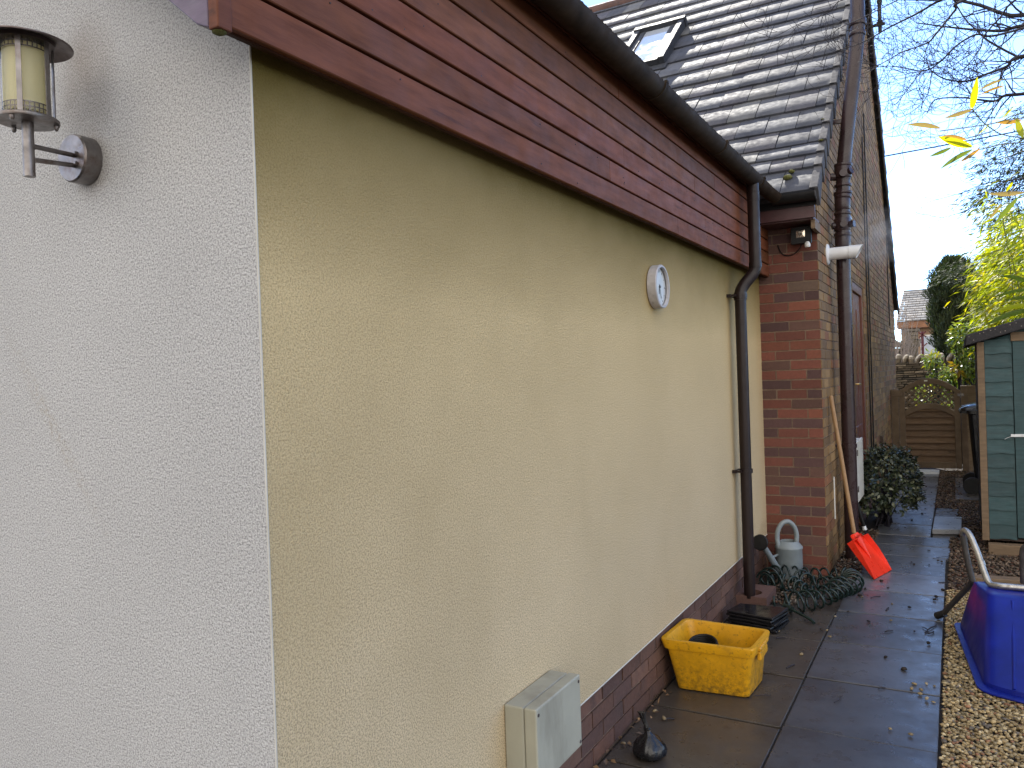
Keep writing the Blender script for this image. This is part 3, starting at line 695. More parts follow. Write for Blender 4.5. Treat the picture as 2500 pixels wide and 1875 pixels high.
for k in range(n):
    a = 2*math.pi*k/n; yv, zv = .052*math.cos(a), .052*math.sin(a)
    ringA.append((.44+.188, 5.58+yv, 2.503+zv)); ringB.append((.44+.215+.055*(zv/.052+1)/1.0*.5+.0, 5.58+yv, 2.503+zv))
b.rings([ringA, ringB], (False, False)); inn = [(x-.002, 5.58+(y-5.58)*.9, 2.503+(z-2.503)*.9) for x, y, z in ringB]
inn2 = [(.62, y, z) for x, y, z in inn]; b.rings([ringB, inn, inn2], (False, True))
fo = b.build('flue_tube', MT['white_plastic'], fl, smooth=40)
b = MB()
for k in range(4):
    a = R(-100+k*14); b.obb((.44+.180+.0035*k, 5.58+.0535*math.cos(a)*1, 2.503+.0535*math.sin(a)), (.026, 0, 0), (0, .0012*math.cos(a), .0012*math.sin(a)), (0, -.003*math.sin(a), .003*math.cos(a)))
b.build('slot', MT['ink'], fo)
b = MB(); b.lathe([(.084, .0), (.084, .006), (.076, .014), (.056, .018)], (.4405, 5.58, 2.503), (1, 0, 0), 28); b.build('wall_collar', MT['white_plastic'], fl, smooth=40)
# steam
ms = bpy.data.materials.new('steam'); ms.use_nodes = True; t = ms.node_tree; t.nodes.remove(t.nodes['Principled BSDF'])
pv = t.nodes.new('ShaderNodeVolumePrincipled'); pv.inputs['Color'].default_value = (1, 1, 1, 1)
gr = t.nodes.new('ShaderNodeTexGradient'); gr.gradient_type = 'SPHERICAL'; tcs = t.nodes.new('ShaderNodeTexCoord'); mp = t.nodes.new('ShaderNodeMapping')
mp.inputs['Scale'].default_value = (1/.26, 1/.22, 1/.27); t.links.new(tcs.outputs['Object'], mp.inputs[0]); t.links.new(mp.outputs[0], gr.inputs[0])
mm = t.nodes.new('ShaderNodeMath'); mm.operation = 'MULTIPLY'; mm2 = t.nodes.new('ShaderNodeMath'); mm2.operation = 'MULTIPLY'; mm2.inputs[1].default_value = 4
t.links.new(gr.outputs['Fac'], mm.inputs[0]); t.links.new(ramp(t, noise(t, 11, 4, .6), .40, .66), mm.inputs[1]); t.links.new(mm.outputs[0], mm2.inputs[0])
t.links.new(mm2.outputs[0], pv.inputs['Density']); t.links.new(pv.outputs[0], t.nodes['Material Output'].inputs['Volume'])
st = npmesh('steam', ICO2[0]*np.array([.25, .21, .26]), ICO2[1], ms); st.location = (.80, 5.62, 2.60); kind(st, 'stuff', 'faint wisp of steam drifting off the flue end', 'steam')
# cables on the gable
for k, (y0, z0, z1) in enumerate(((8.74, .4, 4.25), (9.02, .4, 4.6))):
    b = MB(); b.tube([(.452, y0+rnd.uniform(-.012, .012), z0+(z1-z0)*i/14) for i in range(15)], .008, 6)
    tag(b.build('wall_cable', MT['black'], None, smooth=60), ('nearer' if k == 0 else 'farther')+' of two black cables running down the gable wall', 'cable', 'cables on the gable wall')
b = MB(); b.tube([(.455, 12.3, 2.2), (.452, 12.25, 2.9), (.455, 12.2, 3.6)], .008, 6); tag(b.build('wall_cable', MT['black'], None), 'short black cable near the far roof edge of the gable', 'cable', 'cables on the gable wall')
# floodlight
fd = thing('floodlight', 'small black floodlight with white sensor on brick below eaves', 'floodlight', (.34, 5.0, 2.58))
b = MB(); b.box(.268, 4.965, 2.522, .412, 5.005, 2.648); b.box(.30, 5.005, 2.545, .38, 5.03, 2.62)
for x in (.280, .400):
    for z in (2.534, 2.636): b.lathe([(.004, 0), (.004, .004)], (x, 4.9655, z), (0, -1, 0), 6)
b.build('housing', MT['black'], fd, bevel=.004)
b = MB(); b.add([(.306, 4.9645, 2.568), (.368, 4.9645, 2.568), (.368, 4.9645, 2.620), (.306, 4.9645, 2.620), (.322, 4.9635, 2.584), (.352, 4.9635, 2.584), (.352, 4.9635, 2.604), (.322, 4.9635, 2.604)],
      [(0, 1, 5, 4), (1, 2, 6, 5), (2, 3, 7, 6), (3, 0, 4, 7), (4, 5, 6, 7)]); b.build('reflector', MT['floodglass'], fd)
b = MB(); b.box(.33, 5.025, 2.53, .35, YR-.006, 2.60); b.build('bracket', MT['black'], fd)
b = MB(); b.lathe([(.010, .03), (.018, .02), (.0225, .0), (.018, -.012)], (.386, 4.955, 2.500), (0, 0, 1), 14); b.build('sensor', MT['lens'], fd, smooth=50)
b = MB(); b.tube(spline([(.335, 5.02, 2.53), (.310, 5.045, 2.49), (.27, 5.06, 2.462), (.22, 5.068, 2.455), (.175, 5.07, 2.48), (.15, 5.07, 2.545)], 5), .0045, 6); b.build('cable', MT['black'], fd, smooth=60)
# meter box on the cream wall
mb = thing('meter_box', 'pale grey-green meter box low on the cream wall', 'meter box', (.06, 1.14, .27))
b = MB(); b.box(.0015, .972, .268, .074, 1.305, .520); b.build('back_box', MT['meter'], mb, bevel=.006, seg=3)
b = MB(); b.box(.0765, .970, .266, .122, 1.307, .522); b.build('lid', MT['meter'], mb, bevel=.006, seg=3)
for y, z in ((.985, .50), (1.292, .50), (1.292, .285)):
    b = MB(); b.lathe([(.006, 0), (.006, .002)], (.1215, y, z), (1, 0, 0), 8); b.build('screw', MT['steel_dark'], mb)
# white meter box on the gable
m2 = thing('meter_cupboard', 'white upright meter cupboard behind the soil pipe', 'meter box', (.5, 6.45, .39))
b = MB(); b.box(.441, 6.16, .39, .53, 6.72, .915); b.build('cabinet', MT['off_white'], m2, bevel=.006)
b = MB(); b.box(.532, 6.155, .385, .552, 6.725, .92); b.build('lid', MT['off_white'], m2, bevel=.005)
for z in (.80, .48):
    b = MB(); b.box(.5525, 6.20, z, .558, 6.24, z+.05); b.build('latch', MT['steel_dark'], m2)
# clock
ck = thing('wall_clock', 'round weathered wall clock on the cream wall', 'clock', (0, 2.585, 2.02))
cc = (0.0015, 2.585, 2.022)
b = MB(); b.lathe([(.104, 0), (.110, .004), (.110, .046), (.106, .050), (.098, .050), (.096, .036)], cc, (1, 0, 0), 40, (True, False)); b.build('rim', MT['clock_rim'], ck, smooth=35)
b = MB(); b.lathe([(.0975, .0), (.0975, .030)], cc, (1, 0, 0), 40); cf = b.build('dial', MT['clock_face'], ck)
b = MB()
for h in range(12):
    a = R(h*30); L_ = .009 if h % 3 else .014; dirv = Vector((0, math.sin(a), math.cos(a))); p = Vector((.0325, 2.585, 2.022))+dirv*.080; b.bar(p-dirv*L_/2, p+dirv*L_/2, (.0022 if h % 3 else .0035), .001, (1, 0, 0))
b.build('hour_marks', MT['ink'], cf)
b = MB()
for ang, L_, wd in ((195, .038, .004), (162, .06, .003)):
    a = R(ang); dirv = Vector((0, math.sin(a), math.cos(a))); p = Vector((.034, 2.585, 2.022)); b.bar(p-dirv*.012, p+dirv*L_, wd, .0012, (1, 0, 0))
b.lathe([(.007, 0), (.007, .004)], (.0335, 2.585, 2.022), (1, 0, 0), 10); b.build('hands', MT['ink'], ck)
# wall lamp
lp = thing('wall_lamp', 'round steel wall lantern with cream diffuser on the white wall', 'wall lamp', (-.555, -.17, 2.1))
LX, LY = -.553, -.172
b = MB(); b.lathe([(.060, .0), (.060, .040), (.0565, .0445), (.0, .0445)], (-.595, -.0015, 2.178), (0, -1, 0), 32, (True, False)); b.build('wall_plate', MT['steel'], lp, smooth=35)
b = MB()
for zz0, zz1 in ((2.183, 2.170), (2.158, 2.138)):
    b.tube([(-.585, -.040, zz0), (LX+.004, LY+.005, zz1)], .0058, 10); b.tube([(-.5565, -.158, zz1+.002), (LX+.004, LY+.005, zz1)], .0075, 10)
for zz in (2.183, 2.158): b.lathe([(.006, 0), (.004, .006)], (-.572, -.046, zz+.002), (0, -1, 0), 8)
b.build('arm', MT['steel'], lp, smooth=40)
b = MB(); b.tube([(LX, LY, 2.098), (LX, LY, 2.245)], .0125, 16); b.build('stem', MT['steel'], lp, smooth=40)
b = MB(); b.lathe([(.0, .0), (.066, .0), (.067, .003), (.067, .007), (.065, .009), (.0, .009)], (LX, LY, 2.224), (0, 0, 1), 48, (False, False))
for k in range(3): a = R(60+k*120); b.lathe([(.003, .0), (.0055, .004), (.0055, .012)], (LX+.058*math.cos(a), LY+.058*math.sin(a), 2.212), (0, 0, 1), 8)
b.build('base_plate', MT['steel'], lp, smooth=35)
b = MB(); b.lathe([(.040, 0), (.040, .155)], (LX, LY, 2.245), (0, 0, 1), 40, (True, True)); b.build('diffuser', MT['diffuser'], lp, smooth=40)
b = MB(); b.lathe([(.050, 0), (.050, .172)], (LX, LY, 2.236), (0, 0, 1), 48, (False, False)); b.build('glass', MT['clear'], lp, smooth=40)
for z0, nm in ((2.236, 'lower_band'), (2.386, 'upper_band')):
    b = MB(); H = .026; n = 30
    for k in range(n):
        a0, a1 = 2*math.pi*k/n, 2*math.pi*(k+.28)/n
        b.add([(LX+.0475*math.cos(a), LY+.0475*math.sin(a), z) for z in (z0, z0+H) for a in (a0, a1)], [(0, 1, 3, 2)])
    for zz in (z0, z0+H*.46, z0+H-.003):
        b.lathe([(.0475, 0), (.0475, .003)], (LX, LY, zz), (0, 0, 1), 44, (False, False))
    b.build(nm, MT['steel_dark'], lp)
for k in range(6):
    a = R(18+k*60); b = MB(); d_ = Vector((math.cos(a), math.sin(a), 0)); e_ = Vector((-math.sin(a), math.cos(a), 0))
    b.obb(Vector((LX, LY, 2.324))+d_*.0585, d_*.0014, e_*.0055, Vector((0, 0, .0925))); b.build('bar', MT['steel'], lp)
b = MB(); b.lathe([(.0, .022), (.03, .020), (.06, .014), (.099, .0), (.1005, .001), (.1005, .004), (.06, .018), (.03, .024), (.0, .026)], (LX, LY, 2.402), (0, 0, 1), 56, (False, False))
b.build('cap', MT['steel_dark'], lp, smooth=50)
b = MB(); b.lathe([(.062, 0), (.062, .012)], (LX, LY, 2.406), (0, 0, 1), 48); b.build('collar', MT['steel_dark'], lp, smooth=40)

# ------------------------------------------------------------------ objects at the wall foot
# yellow crate
cr = thing('crate', 'open yellow plastic storage crate standing on the slabs', 'crate', (.235, 2.7, 0))
def rrect(q, rad, n=4):
    q = [Vector(p) for p in q]; out_ = []
    for i in range(4):
        p, a, c = q[i], q[i-1], q[(i+1) % 4]; da = (a-p).normalized()*rad; dc = (c-p).normalized()*rad
        for k in range(n+1):
            t_ = k/n; out_.append((p+da)*(1-t_)**2+p*2*t_*(1-t_)+(p+dc)*t_**2)
    return out_
def scaleq(q, f, z=None):
    c_ = sum((Vector(p) for p in q), Vector())/4
    r = [c_+(Vector(p)-c_)*f for p in q]
    if z is not None: r = [Vector((p.x, p.y, z)) for p in r]
    return r
QB = [(.062, 2.565, .003), (.408, 2.592, .003), (.422, 2.862, .003), (.072, 2.835, .003)]
QT = [(.012, 2.512, .262), (.442, 2.535, .262), (.455, 2.845, .262), (.026, 2.865, .262)]
def QL(f): return [Vector(a)*(1-f)+Vector(c)*f for a, c in zip(QB, QT)]
b = MB(); rr = []
for f, s in ((0, 1.0), (.02, 1.005), (.80, 1.0), (.805, 1.02), (.815, 1.06), (.97, 1.075), (1.0, 1.06), (1.0, .965), (.95, .945), (.3, .93), (.04, .93)):
    rr.append(rrect(scaleq(QL(f), s), .04 if f > .1 else .03))
b.rings(rr); crb = b.build('body', MT['crate'], cr, smooth=30)
b = MB()
for q, s in (((.457, 2.70, .20), 1), ((.006, 2.69, .20), -1)):
    b = MB(); b.obb(q, (.010, .0, 0), (0, .075, 0), (0, 0, .022)); b.obb((q[0]+s*.002, q[1], q[2]+.036), (.012, 0, 0), (0, .085, 0), (0, 0, .009))
    b.build('handle', MT['crate'], cr, bevel=.006)
cb = MB()
for i in range(5): cb.tube([(.16+(.085-.004*i)*math.cos(k*math.pi/14), 2.70+(.085-.004*i)*math.sin(k*math.pi/14), .155+i*.011+.02*math.sin(k*math.pi/14)) for k in range(29)], .007, 6)
cb.tube([(.16, 2.70, .02), (.16, 2.7, .17)], .10, 16)
tag(cb.build('cable_coil', MT['black'], None, smooth=50), 'black coil lying inside the yellow crate', 'coil')
# black knotted bag
bg2 = thing('dog_waste_bag', 'small knotted black plastic bag on the slabs by the plinth', 'bag', (.173, 1.84, 0))
n = 40; rs = []; prof = [(.052, .0), (.066, .012), (.069, .030), (.062, .052), (.044, .072), (.022, .086), (.010, .098), (.013, .108), (.008, .120), (.009, .140), (.011, .158), (.016, .176)]
for r, h in prof:
    lean = Vector((-.32*max(0, h-.085), 0, 0)); row = []
    for k in range(n):
        a = 2*math.pi*k/n; wv = 1+(.05*math.sin(a*5+h*30)+.05*math.sin(a*9-h*50)+.04*math.sin(a*14+h*70))*(1 if h < .09 else 1.8)*(1.2 if h > .045 else .7)
        row.append(Vector((.173+r*wv*math.cos(a), 1.845+r*wv*math.sin(a)*(1 if h < .1 else .55), .002+h))+lean)
    rs.append(row)
b = MB(); b.rings(rs); b.lathe([(.008, -.006), (.0135, .0), (.008, .006)], (.169, 1.845, .112), (-.3, 0, 1), 12); b.build('bag_body', MT['bag'], bg2, smooth=60)
# black sheets
c4 = [(.043, 3.64), (.083, 3.808), (.376, 3.823), (.329, 3.58)]
for i in range(5):
    cx = sum(p[0] for p in c4)/4; cy = sum(p[1] for p in c4)/4; a = R([4, -3, 2, -2, 0][i]); dx = [.01, -.006, .008, -.004, 0][i]
    q = []
    for p in c4:
        x, y = p[0]-cx, p[1]-cy; q.append((x*math.cos(a)-y*math.sin(a)+dx, x*math.sin(a)+y*math.cos(a)))
    z0 = .002+i*.0195; b = MB()
    t_ = [rnd.uniform(-.002, .002) for _ in range(4)]
    b.rings([[(x, y, 0) for x, y in q], [(x*1.02, y*1.02, .009) for x, y in q], [(x, y, .0165+t_[k]*(i == 4)) for k, (x, y) in enumerate(q)]])
    o = b.build('plastic_sheet', MT['black_gloss'], None, bevel=.003); o.location = (cx, cy, z0)
    tag(o, 'glossy black plastic sheet on top of the low stack behind the crate' if i == 4 else 'black plastic sheet inside the low stack behind the crate', 'plastic sheet', 'stack of black plastic sheets')
# gully brick with a round hole, under the downpipe
gb = MB(); n = 20; cx, cy = .085, 4.19
for sgn in (1,):
    O = []; I = []
    for k in range(n):
        a = 2*math.pi*k/n; ca, sa = math.cos(a), math.sin(a); s_ = 1/max(abs(ca)/.115, abs(sa)/.16)
        O.append((.075+ca*s_, 4.245+sa*s_)); I.append((.082+.058*ca, 4.185+.07*sa))
    O = [O[k] for k in range(n)]
    gb.rings([[(x, y, .0) for x, y in O], [(x, y, .068) for x, y in O], [(x, y, .070) for x, y in I], [(x, y, .022) for x, y in I]], (True, True), (.14, .075, .06))
tag(gb.build('gully_block', MT['brick_red'], None, smooth=30), 'red-brown gully block with a round notch under the downpipe', 'gully')
# watering can
wc = thing('watering_can', 'grey plastic watering can standing in the brick corner', 'watering can', (.178, 4.92, 0))
b = MB(); b.lathe([(.084, .002), (.087, .008), (.085, .20), (.089, .205), (.089, .213), (.083, .222), (.064, .243), (.055, .252)], (.178, 4.92, 0), (0, 0, 1), 32, (True, False))
b.lathe([(.055, .252), (.050, .250), (.048, .20)], (.178, 4.92, 0), (0, 0, 1), 32, (False, True)); b.build('can_body', MT['can'], wc, smooth=40)
b = MB(); b.tube(spline([(.122, 4.87, .215), (.115, 4.868, .27), (.122, 4.872, .33), (.15, 4.89, .375), (.185, 4.915, .38), (.215, 4.94, .34), (.225, 4.95, .285), (.222, 4.947, .24)], 5), .0155, 12)
b.tube([(.122, 4.87, .222), (.165, 4.875, .222), (.2, 4.88, .22)], .013, 10); b.build('handle', MT['can'], wc, smooth=60)
b = MB(); b.tube(spline([(.135, 4.87, .055), (.110, 4.82, .10), (.085, 4.72, .20), (.062, 4.635, .285)], 5), [.024]*3+[.021]*6+[.018]*7, 12)
b.tube([(.118, 4.868, .165), (.095, 4.76, .165)], .008, 8); b.build('spout', MT['can'], wc, smooth=60)
b = MB(); b.lathe([(.018, -.03), (.050, .0), (.052, .006), (.046, .014), (.0, .018)], (.060, 4.615, .292), (-.12, -.9, .18), 28, (True, False)); b.build('rose', MT['black'], wc, smooth=40)
wc.scale = (1.13, 1.13, 1.13); wc.location.x += .012
# coil hose
hz = MB()
routes = [[(.07, 4.58), (.12, 4.72), (.22, 4.78), (.36, 4.84), (.48, 4.92), (.60, 4.90), (.655, 4.72), (.62, 4.5), (.56, 4.30), (.45, 4.15), (.34, 4.06), (.25, 4.06)],
          [(.10, 4.46), (.20, 4.55), (.28, 4.52), (.36, 4.42), (.45, 4.36), (.54, 4.42), (.60, 4.62)],
          [(.30, 4.70), (.38, 4.60), (.46, 4.60), (.53, 4.72)]]
pts = []
for ri, rt in enumerate(routes):
    S = spline([(x, y, .06) for x, y in rt], 60); acc = 0; P = []
    for i in range(len(S)):
        d = (S[min(i+1, len(S)-1)]-S[max(i-1, 0)]); d.normalize()
        if i: acc += (S[i]-S[i-1]).length
        x = Vector((-d.y, d.x, 0)); ph = acc/.072*2*math.pi; rr_ = .052+.014*math.sin(acc*9+ri)
        P.append(S[i]+x*rr_*math.cos(ph)+Vector((0, 0, rr_*math.sin(ph)+.004)))
    Q = []
    for i in range(len(P)-1): Q += [P[i], P[i].lerp(P[i+1], .5)]
    P = P+[]
    hz.tube([p if p.z > .008 else Vector((p.x, p.y, .008)) for p in P], .0075, 7)
hz.tube(spline([(.33, 3.99, .06), (.38, 3.95, .05), (.44, 3.92, .035), (.50, 3.88, .02), (.52, 3.855, .012)], 5), .010, 8); hz.tube([(.325, 3.995, .058), (.375, 3.955, .05)], .018, 10)
tag(hz.build('coil_hose', MT['hose'], None, smooth=60), 'dark green curly garden hose heaped on the slabs', 'hose')
# red snow shovel
sv = thing('snow_shovel', 'red plastic shovel with pale wooden handle leaning on the gable wall', 'shovel', (.80, 5.26, 0))
e = Vector((.093, .347, 0)).normalized(); tip = Vector((.8045, 5.2625, .004)); sh = Vector((.62, 5.278, .245)); up = (sh-tip).normalized(); nn = e.cross(up).normalized()
if nn.x < 0: nn = -nn
Lb = (sh-tip).length
b = MB(); W0, W1 = .175, .152; th = .004
rings_ = []
for s, wd, lip in ((0, W0, .004), (.25, W0*.985, .022), (.6, W0*.95, .040), (1.0, W1, .05)):
    c_ = tip+up*Lb*s
    rings_.append([c_-e*wd+nn*lip, c_-e*(wd-.006)+nn*0.004, c_+e*(wd-.006)+nn*.004, c_+e*wd+nn*lip, c_+e*(wd+.004)+nn*lip, c_+e*wd-nn*th, c_-e*wd-nn*th, c_-e*(wd+.004)+nn*lip])
b.rings(rings_)
c_ = tip+up*Lb
b.prism([c_-e*W1+nn*-.004, c_+e*W1+nn*-.004, c_+e*W1+nn*.05, c_+e*.05+nn*.052, c_+e*.03+up*.02+nn*.056, c_-e*.03+up*.02+nn*.056, c_-e*.05+nn*.052, c_-e*W1+nn*.05], up*.006)
b.rings([[c_+up*-.16+e*.004*k_*0+e*(.004*math.cos(a))+nn*(.006+.004*math.sin(a)) for k_, a in enumerate(np.linspace(0, 2*np.pi, 10, False))],
         [c_+up*.0+e*(.034*math.cos(a))+nn*(.03+.028*math.sin(a)) for a in np.linspace(0, 2*np.pi, 10, False)],
         [c_+up*.045+e*(.026*math.cos(a))+nn*(.03+.024*math.sin(a)) for a in np.linspace(0, 2*np.pi, 10, False)]])
b.prism([c_-e*.085+nn*.02+up*.012, c_-e*.03+nn*.02-up*.0, c_-e*.03+nn*.02+up*.05, c_-e*.075+nn*.02+up*.045], nn*.012)
b.build('blade', MT['shovel'], sv, smooth=25)
b = MB(); b.tube([c_+up*.0+nn*.03, c_+up*.05+nn*.03+Vector((-.004, .002, .01)), Vector((.462, 5.365, 1.36))], [.0165, .0165, .0165], 12); b.build('handle', MT['wood_handle'], sv, smooth=60)
# second long tool behind it
tl = thing('garden_spade', 'black-handled garden spade with white bands leaning beside the soil pipe', 'spade', (.70, 6.05, 0))
a0, a1 = Vector((.462, 5.93, .845)), Vector((.66, 6.04, .0)); dd = (a1-a0)
b = MB(); b.tube([a0, a0+dd*.34], .016, 10); b.tube([a0+dd*.50, a0+dd*.74], .017, 10); b.build('grip', MT['black'], tl, smooth=50)
b = MB(); b.tube([a0+dd*.335, a0+dd*.505], .012, 10); b.build('shaft', MT['white_plastic'], tl, smooth=50)
b = MB(); b.tube([a0+dd*.735, a0+dd*.775], .0175, 10); b.build('ferrule', MT['white_plastic'], tl, smooth=50)
b = MB(); q = a0; pth = spline([q+Vector((0, -.05, .0)), q+Vector((.0, -.055, .05)), q+Vector((0, 0, .075)), q+Vector((0, .055, .05)), q+Vector((0, .05, .0)), q+Vector((0, -.05, .0))], 4); b.tube(pth, .011, 8); b.build('hand_loop', MT['black'], tl, smooth=50)
b = MB(); q = a0+dd*.77; b.rings([[q+Vector((0, -.07, 0)), q+Vector((0, .07, 0)), q+Vector((.006, .07, 0)), q+Vector((.006, -.07, 0))], [a1+Vector((0, -.075, .003)), a1+Vector((0, .075, .003)), a1+Vector((.006, .075, .003)), a1+Vector((.006, -.075, .003))]]); b.build('blade', MT['black'], tl)
b = MB(); b.tube([(.446, 5.52, .36), (.446, 5.52, .70)], .006, 6); tag(b.build('conduit', MT['off_white'], None), 'thin white conduit on the gable wall beside the soil pipe', 'conduit')

# loose paving slabs
b = MB(); q = [(1.101, 7.676), (1.339, 7.731), (1.334, 7.035), (1.097, 6.972)]
b.prism([(x, y, .002) for x, y in q], (0, 0, .046), (.34, .35, .37)); tag(b.build('paving_slab', MT['slab_dark'], None, bevel=.005), 'loose pale square slab lying on the path edge', 'paving slab')
for k, (y0, y1) in enumerate(((9.12, 10.05), (10.08, 11.02))):
    b = MB(); b.box(1.285, y0, -.03, 1.60, y1, .014, (.10, .085, .07) if k == 0 else (.13, .115, .10)); tag(b.build('paving_slab', MT['slab_dark'], None, bevel=.005),
        ('browner slab nearest the shed' if k == 0 else 'greyer slab farther from the shed, by the bin')+' set in the gravel', 'paving slab', 'slabs set in gravel beside the shed')
# white board on the ground by the gate
b = MB(); b.hexa([(.70, 11.36, .004), (1.085, 11.42, .004), (1.085, 11.70, .004), (.66, 11.70, .004), (.70, 11.36, .034), (1.085, 11.42, .034), (1.085, 11.70, .036), (.66, 11.70, .036)])
tag(b.build('board', MT['white_plastic'], None), 'white board lying flat on the path before the gate', 'board')
# debris on the slabs
def debris(spots, r0, r1, cols, name, label, cat, group):
    for x, y in spots:
        r = rnd.uniform(r0, r1); V, F, k = stones(np.array([[0, 0, r*.42]]), np.array([r]), ICO1)
        V[:, 2] -= V[:, 2].min()-.001
        c_ = cols[rnd.randrange(len(cols))]
        o = npmesh(name, V, F, MT['gravel'], None, np.tile(c_, (len(F), 1)), True); o.location = (x, y, 0.001); tag(o, label, cat, group)
debris([(1.101, 3.088), (1.154, 3.112), (1.188, 3.099), (1.093, 3.011), (1.133, 3.015), (1.131, 2.962), (1.161, 2.904), (1.188, 2.893), (1.031, 2.511), (1.111, 2.489), (.119, 2.192), (.057, 2.246), (.01+.03, 1.890),
        (.347, 3.634), (.539, 3.284), (.639, 3.643), (.618, 4.054), (.609, 3.748), (.932, 4.104), (.915, 4.478), (.725, 4.58), (.676, 4.664)], .0085, .0145, [(.30, .23, .13), (.22, .17, .10), (.38, .32, .22)], 'pebble', 'small tan pebble lying loose on the grey path slabs', 'pebble', 'loose pebbles on the path')
debris([(1.085, 6.23), (.976, 5.742), (.997, 5.656), (1.102, 5.697), (1.188, 5.837), (1.161, 5.866), (.865, 4.88), (.725, 4.792), (.707, 4.603), (1.02, 4.435), (.676, 4.205), (1.068, 3.942), (1.147, 3.747), (.951, 3.419),
        (1.047, 3.271), (1.167, 4.751), (1.157, 4.676), (1.206, 4.959), (.809, 5.051), (.459, 3.915), (.813, 4.027), (.578, 3.753), (.86, 7.2), (.9, 7.6), (.98, 8.0), (.88, 8.3), (1.0, 8.35), (1.03, 9.6), (.96, 10.1)], .009, .017,
       [(.03, .024, .02), (.045, .035, .028)], 'soil_clod', 'dark crumb of soil lying on the wet path slabs', 'soil clod', 'soil crumbs on the path')
for a, c_ in (((1.124, 5.935), (1.234, 6.06)), ((1.108, 4.039), (1.141, 4.004)), ((1.124, 3.936), (1.18, 4.116)), ((1.137, 3.931), (1.168, 3.981)), ((.779, 4.574), (.832, 4.646)), ((.951, 2.959), (.979, 2.982)),
              ((1.175, 5.167), (1.315, 5.191)), ((.89, 4.308), (.901, 4.385)), ((.915, 3.871), (.955, 3.906)), ((.12, 2.19), (.16, 2.215)), ((.43, 2.62), (.50, 2.66)), ((.36, 3.5), (.41, 3.53)), ((.50, 3.05), (.53, 3.12)), ((.78, 2.7), (.80, 2.78))):
    b = MB(); mid = ((a[0]+c_[0])/2+rnd.uniform(-.008, .008), (a[1]+c_[1])/2+rnd.uniform(-.008, .008)); rr_ = rnd.uniform(.002, .0042)
    b.tube(spline([(a[0], a[1], .005), (mid[0], mid[1], .008), (c_[0], c_[1], .005)], 4), rr_, 5); tag(b.build('twig', MT['bark'], None), 'thin dark broken twig lying on the path', 'twig', 'twigs on the path')

# ------------------------------------------------------------------ blue wheelbarrow, upturned
wbr = thing('wheelbarrow', 'upturned blue wheelbarrow resting on the gravel', 'wheelbarrow', (1.65, 3.7, 0))
def rpoly(q, rads, n=5):
    q = [Vector(p) for p in q]; out_ = []; m_ = len(q)
    for i in range(m_):
        p, a, c_ = q[i], q[i-1], q[(i+1) % m_]; rad = rads[i]; da = (a-p).normalized()*rad; dc = (c_-p).normalized()*rad
        for k in range(n+1):
            t_ = k/n; out_.append((p+da)*(1-t_)**2+p*2*t_*(1-t_)+(p+dc)*t_**2)
    return out_
RIM = [(1.268, 4.17, .016), (1.372, 3.09, .016), (1.60, 3.0, .016), (1.86, 3.06, .016), (2.02, 4.22, .016)]
RW = [(1.300, 4.13, .02), (1.402, 3.14, .02), (1.60, 3.06, .02), (1.83, 3.11, .02), (1.985, 4.18, .02)]
TOPQ = [(1.372, 3.99, .325), (1.445, 3.70, .325), (1.60, 3.66, .325), (1.80, 3.68, .325), (1.89, 4.02, .325)]
MIDQ = [tuple(Vector(a)*.22+Vector(c_)*.78+Vector((0, 0, .012))) for a, c_ in zip(RW, TOPQ)]
b = MB(); rad = [.05, .075, .09, .075, .05]
def inset(q, f, dz=0):
    c_ = sum((Vector(p) for p in q), Vector())/len(q); return [c_+(Vector(p)-c_)*f+Vector((0, 0, dz)) for p in q]
rr = [rpoly(inset(RIM, .985, -.008), rad), rpoly(RIM, rad), rpoly(inset(RIM, .995, .005), rad), rpoly(RW, rad), rpoly(inset(RW, .995, .02), rad), rpoly(MIDQ, [.05, .05, .08, .05, .05]), rpoly(inset(TOPQ, 1.0, -.004), [.04]*5), rpoly(inset(TOPQ, .93, .002), [.035]*5), rpoly(inset(TOPQ, .4, .002), [.02]*5)]
b.rings(rr, (False, True))
for x0, x1 in ((1.55, 1.52), (1.62, 1.62), (1.70, 1.71)):   # pressed ribs down the sloping front
    b.tube([(x0, 3.66, .312), ((x0+x1)/2, 3.36, .170), (x1, 3.10, .042)], [.009, .010, .008], 10)
b.build('tray', MT['blue'], wbr, smooth=38)
b = MB(); b.tube(spline([(1.215, 4.235, .045), (1.27, 4.19, .13), (1.335, 4.13, .23), (1.375, 4.08, .30)], 4), .0165, 12)
b.tube(spline([(1.375, 4.07, .30), (1.352, 4.08, .42), (1.335, 4.09, .55), (1.333, 4.09, .575)], 4), .0175, 12); b.build('leg', MT['tube_dark'], wbr, smooth=60)
b = MB(); b.tube([(1.178, 4.262, .020), (1.222, 4.23, .05)], .021, 12); b.build('grip', MT['rubber'], wbr, smooth=60)
b = MB(); b.tube(spline([(1.333, 4.09, .57), (1.340, 4.07, .598), (1.365, 4.03, .585), (1.400, 3.97, .50), (1.430, 3.92, .40), (1.455, 3.88, .345), (1.50, 3.85, .342), (1.57, 3.84, .345), (1.75, 3.84, .345), (1.83, 3.87, .345), (1.87, 3.95, .42), (1.92, 4.08, .57)], 6), .0175, 14)
b.tube([(1.415, 3.945, .452), (1.421, 3.935, .43)], .021, 10); b.build('frame', MT['tube'], wbr, smooth=60)
b = MB(); b.tube(spline([(1.62, 3.97, .34), (1.618, 3.96, .45), (1.622, 3.95, .535), (1.65, 3.94, .56)], 4), .0165, 12); b.build('leg', MT['tube_dark'], wbr, smooth=60)
b = MB(); b.tube(spline([(2.04, 4.36, .045), (1.98, 4.25, .15), (1.92, 4.12, .28)], 4), .0165, 12); b.build('handle', MT['tube_dark'], wbr, smooth=60)
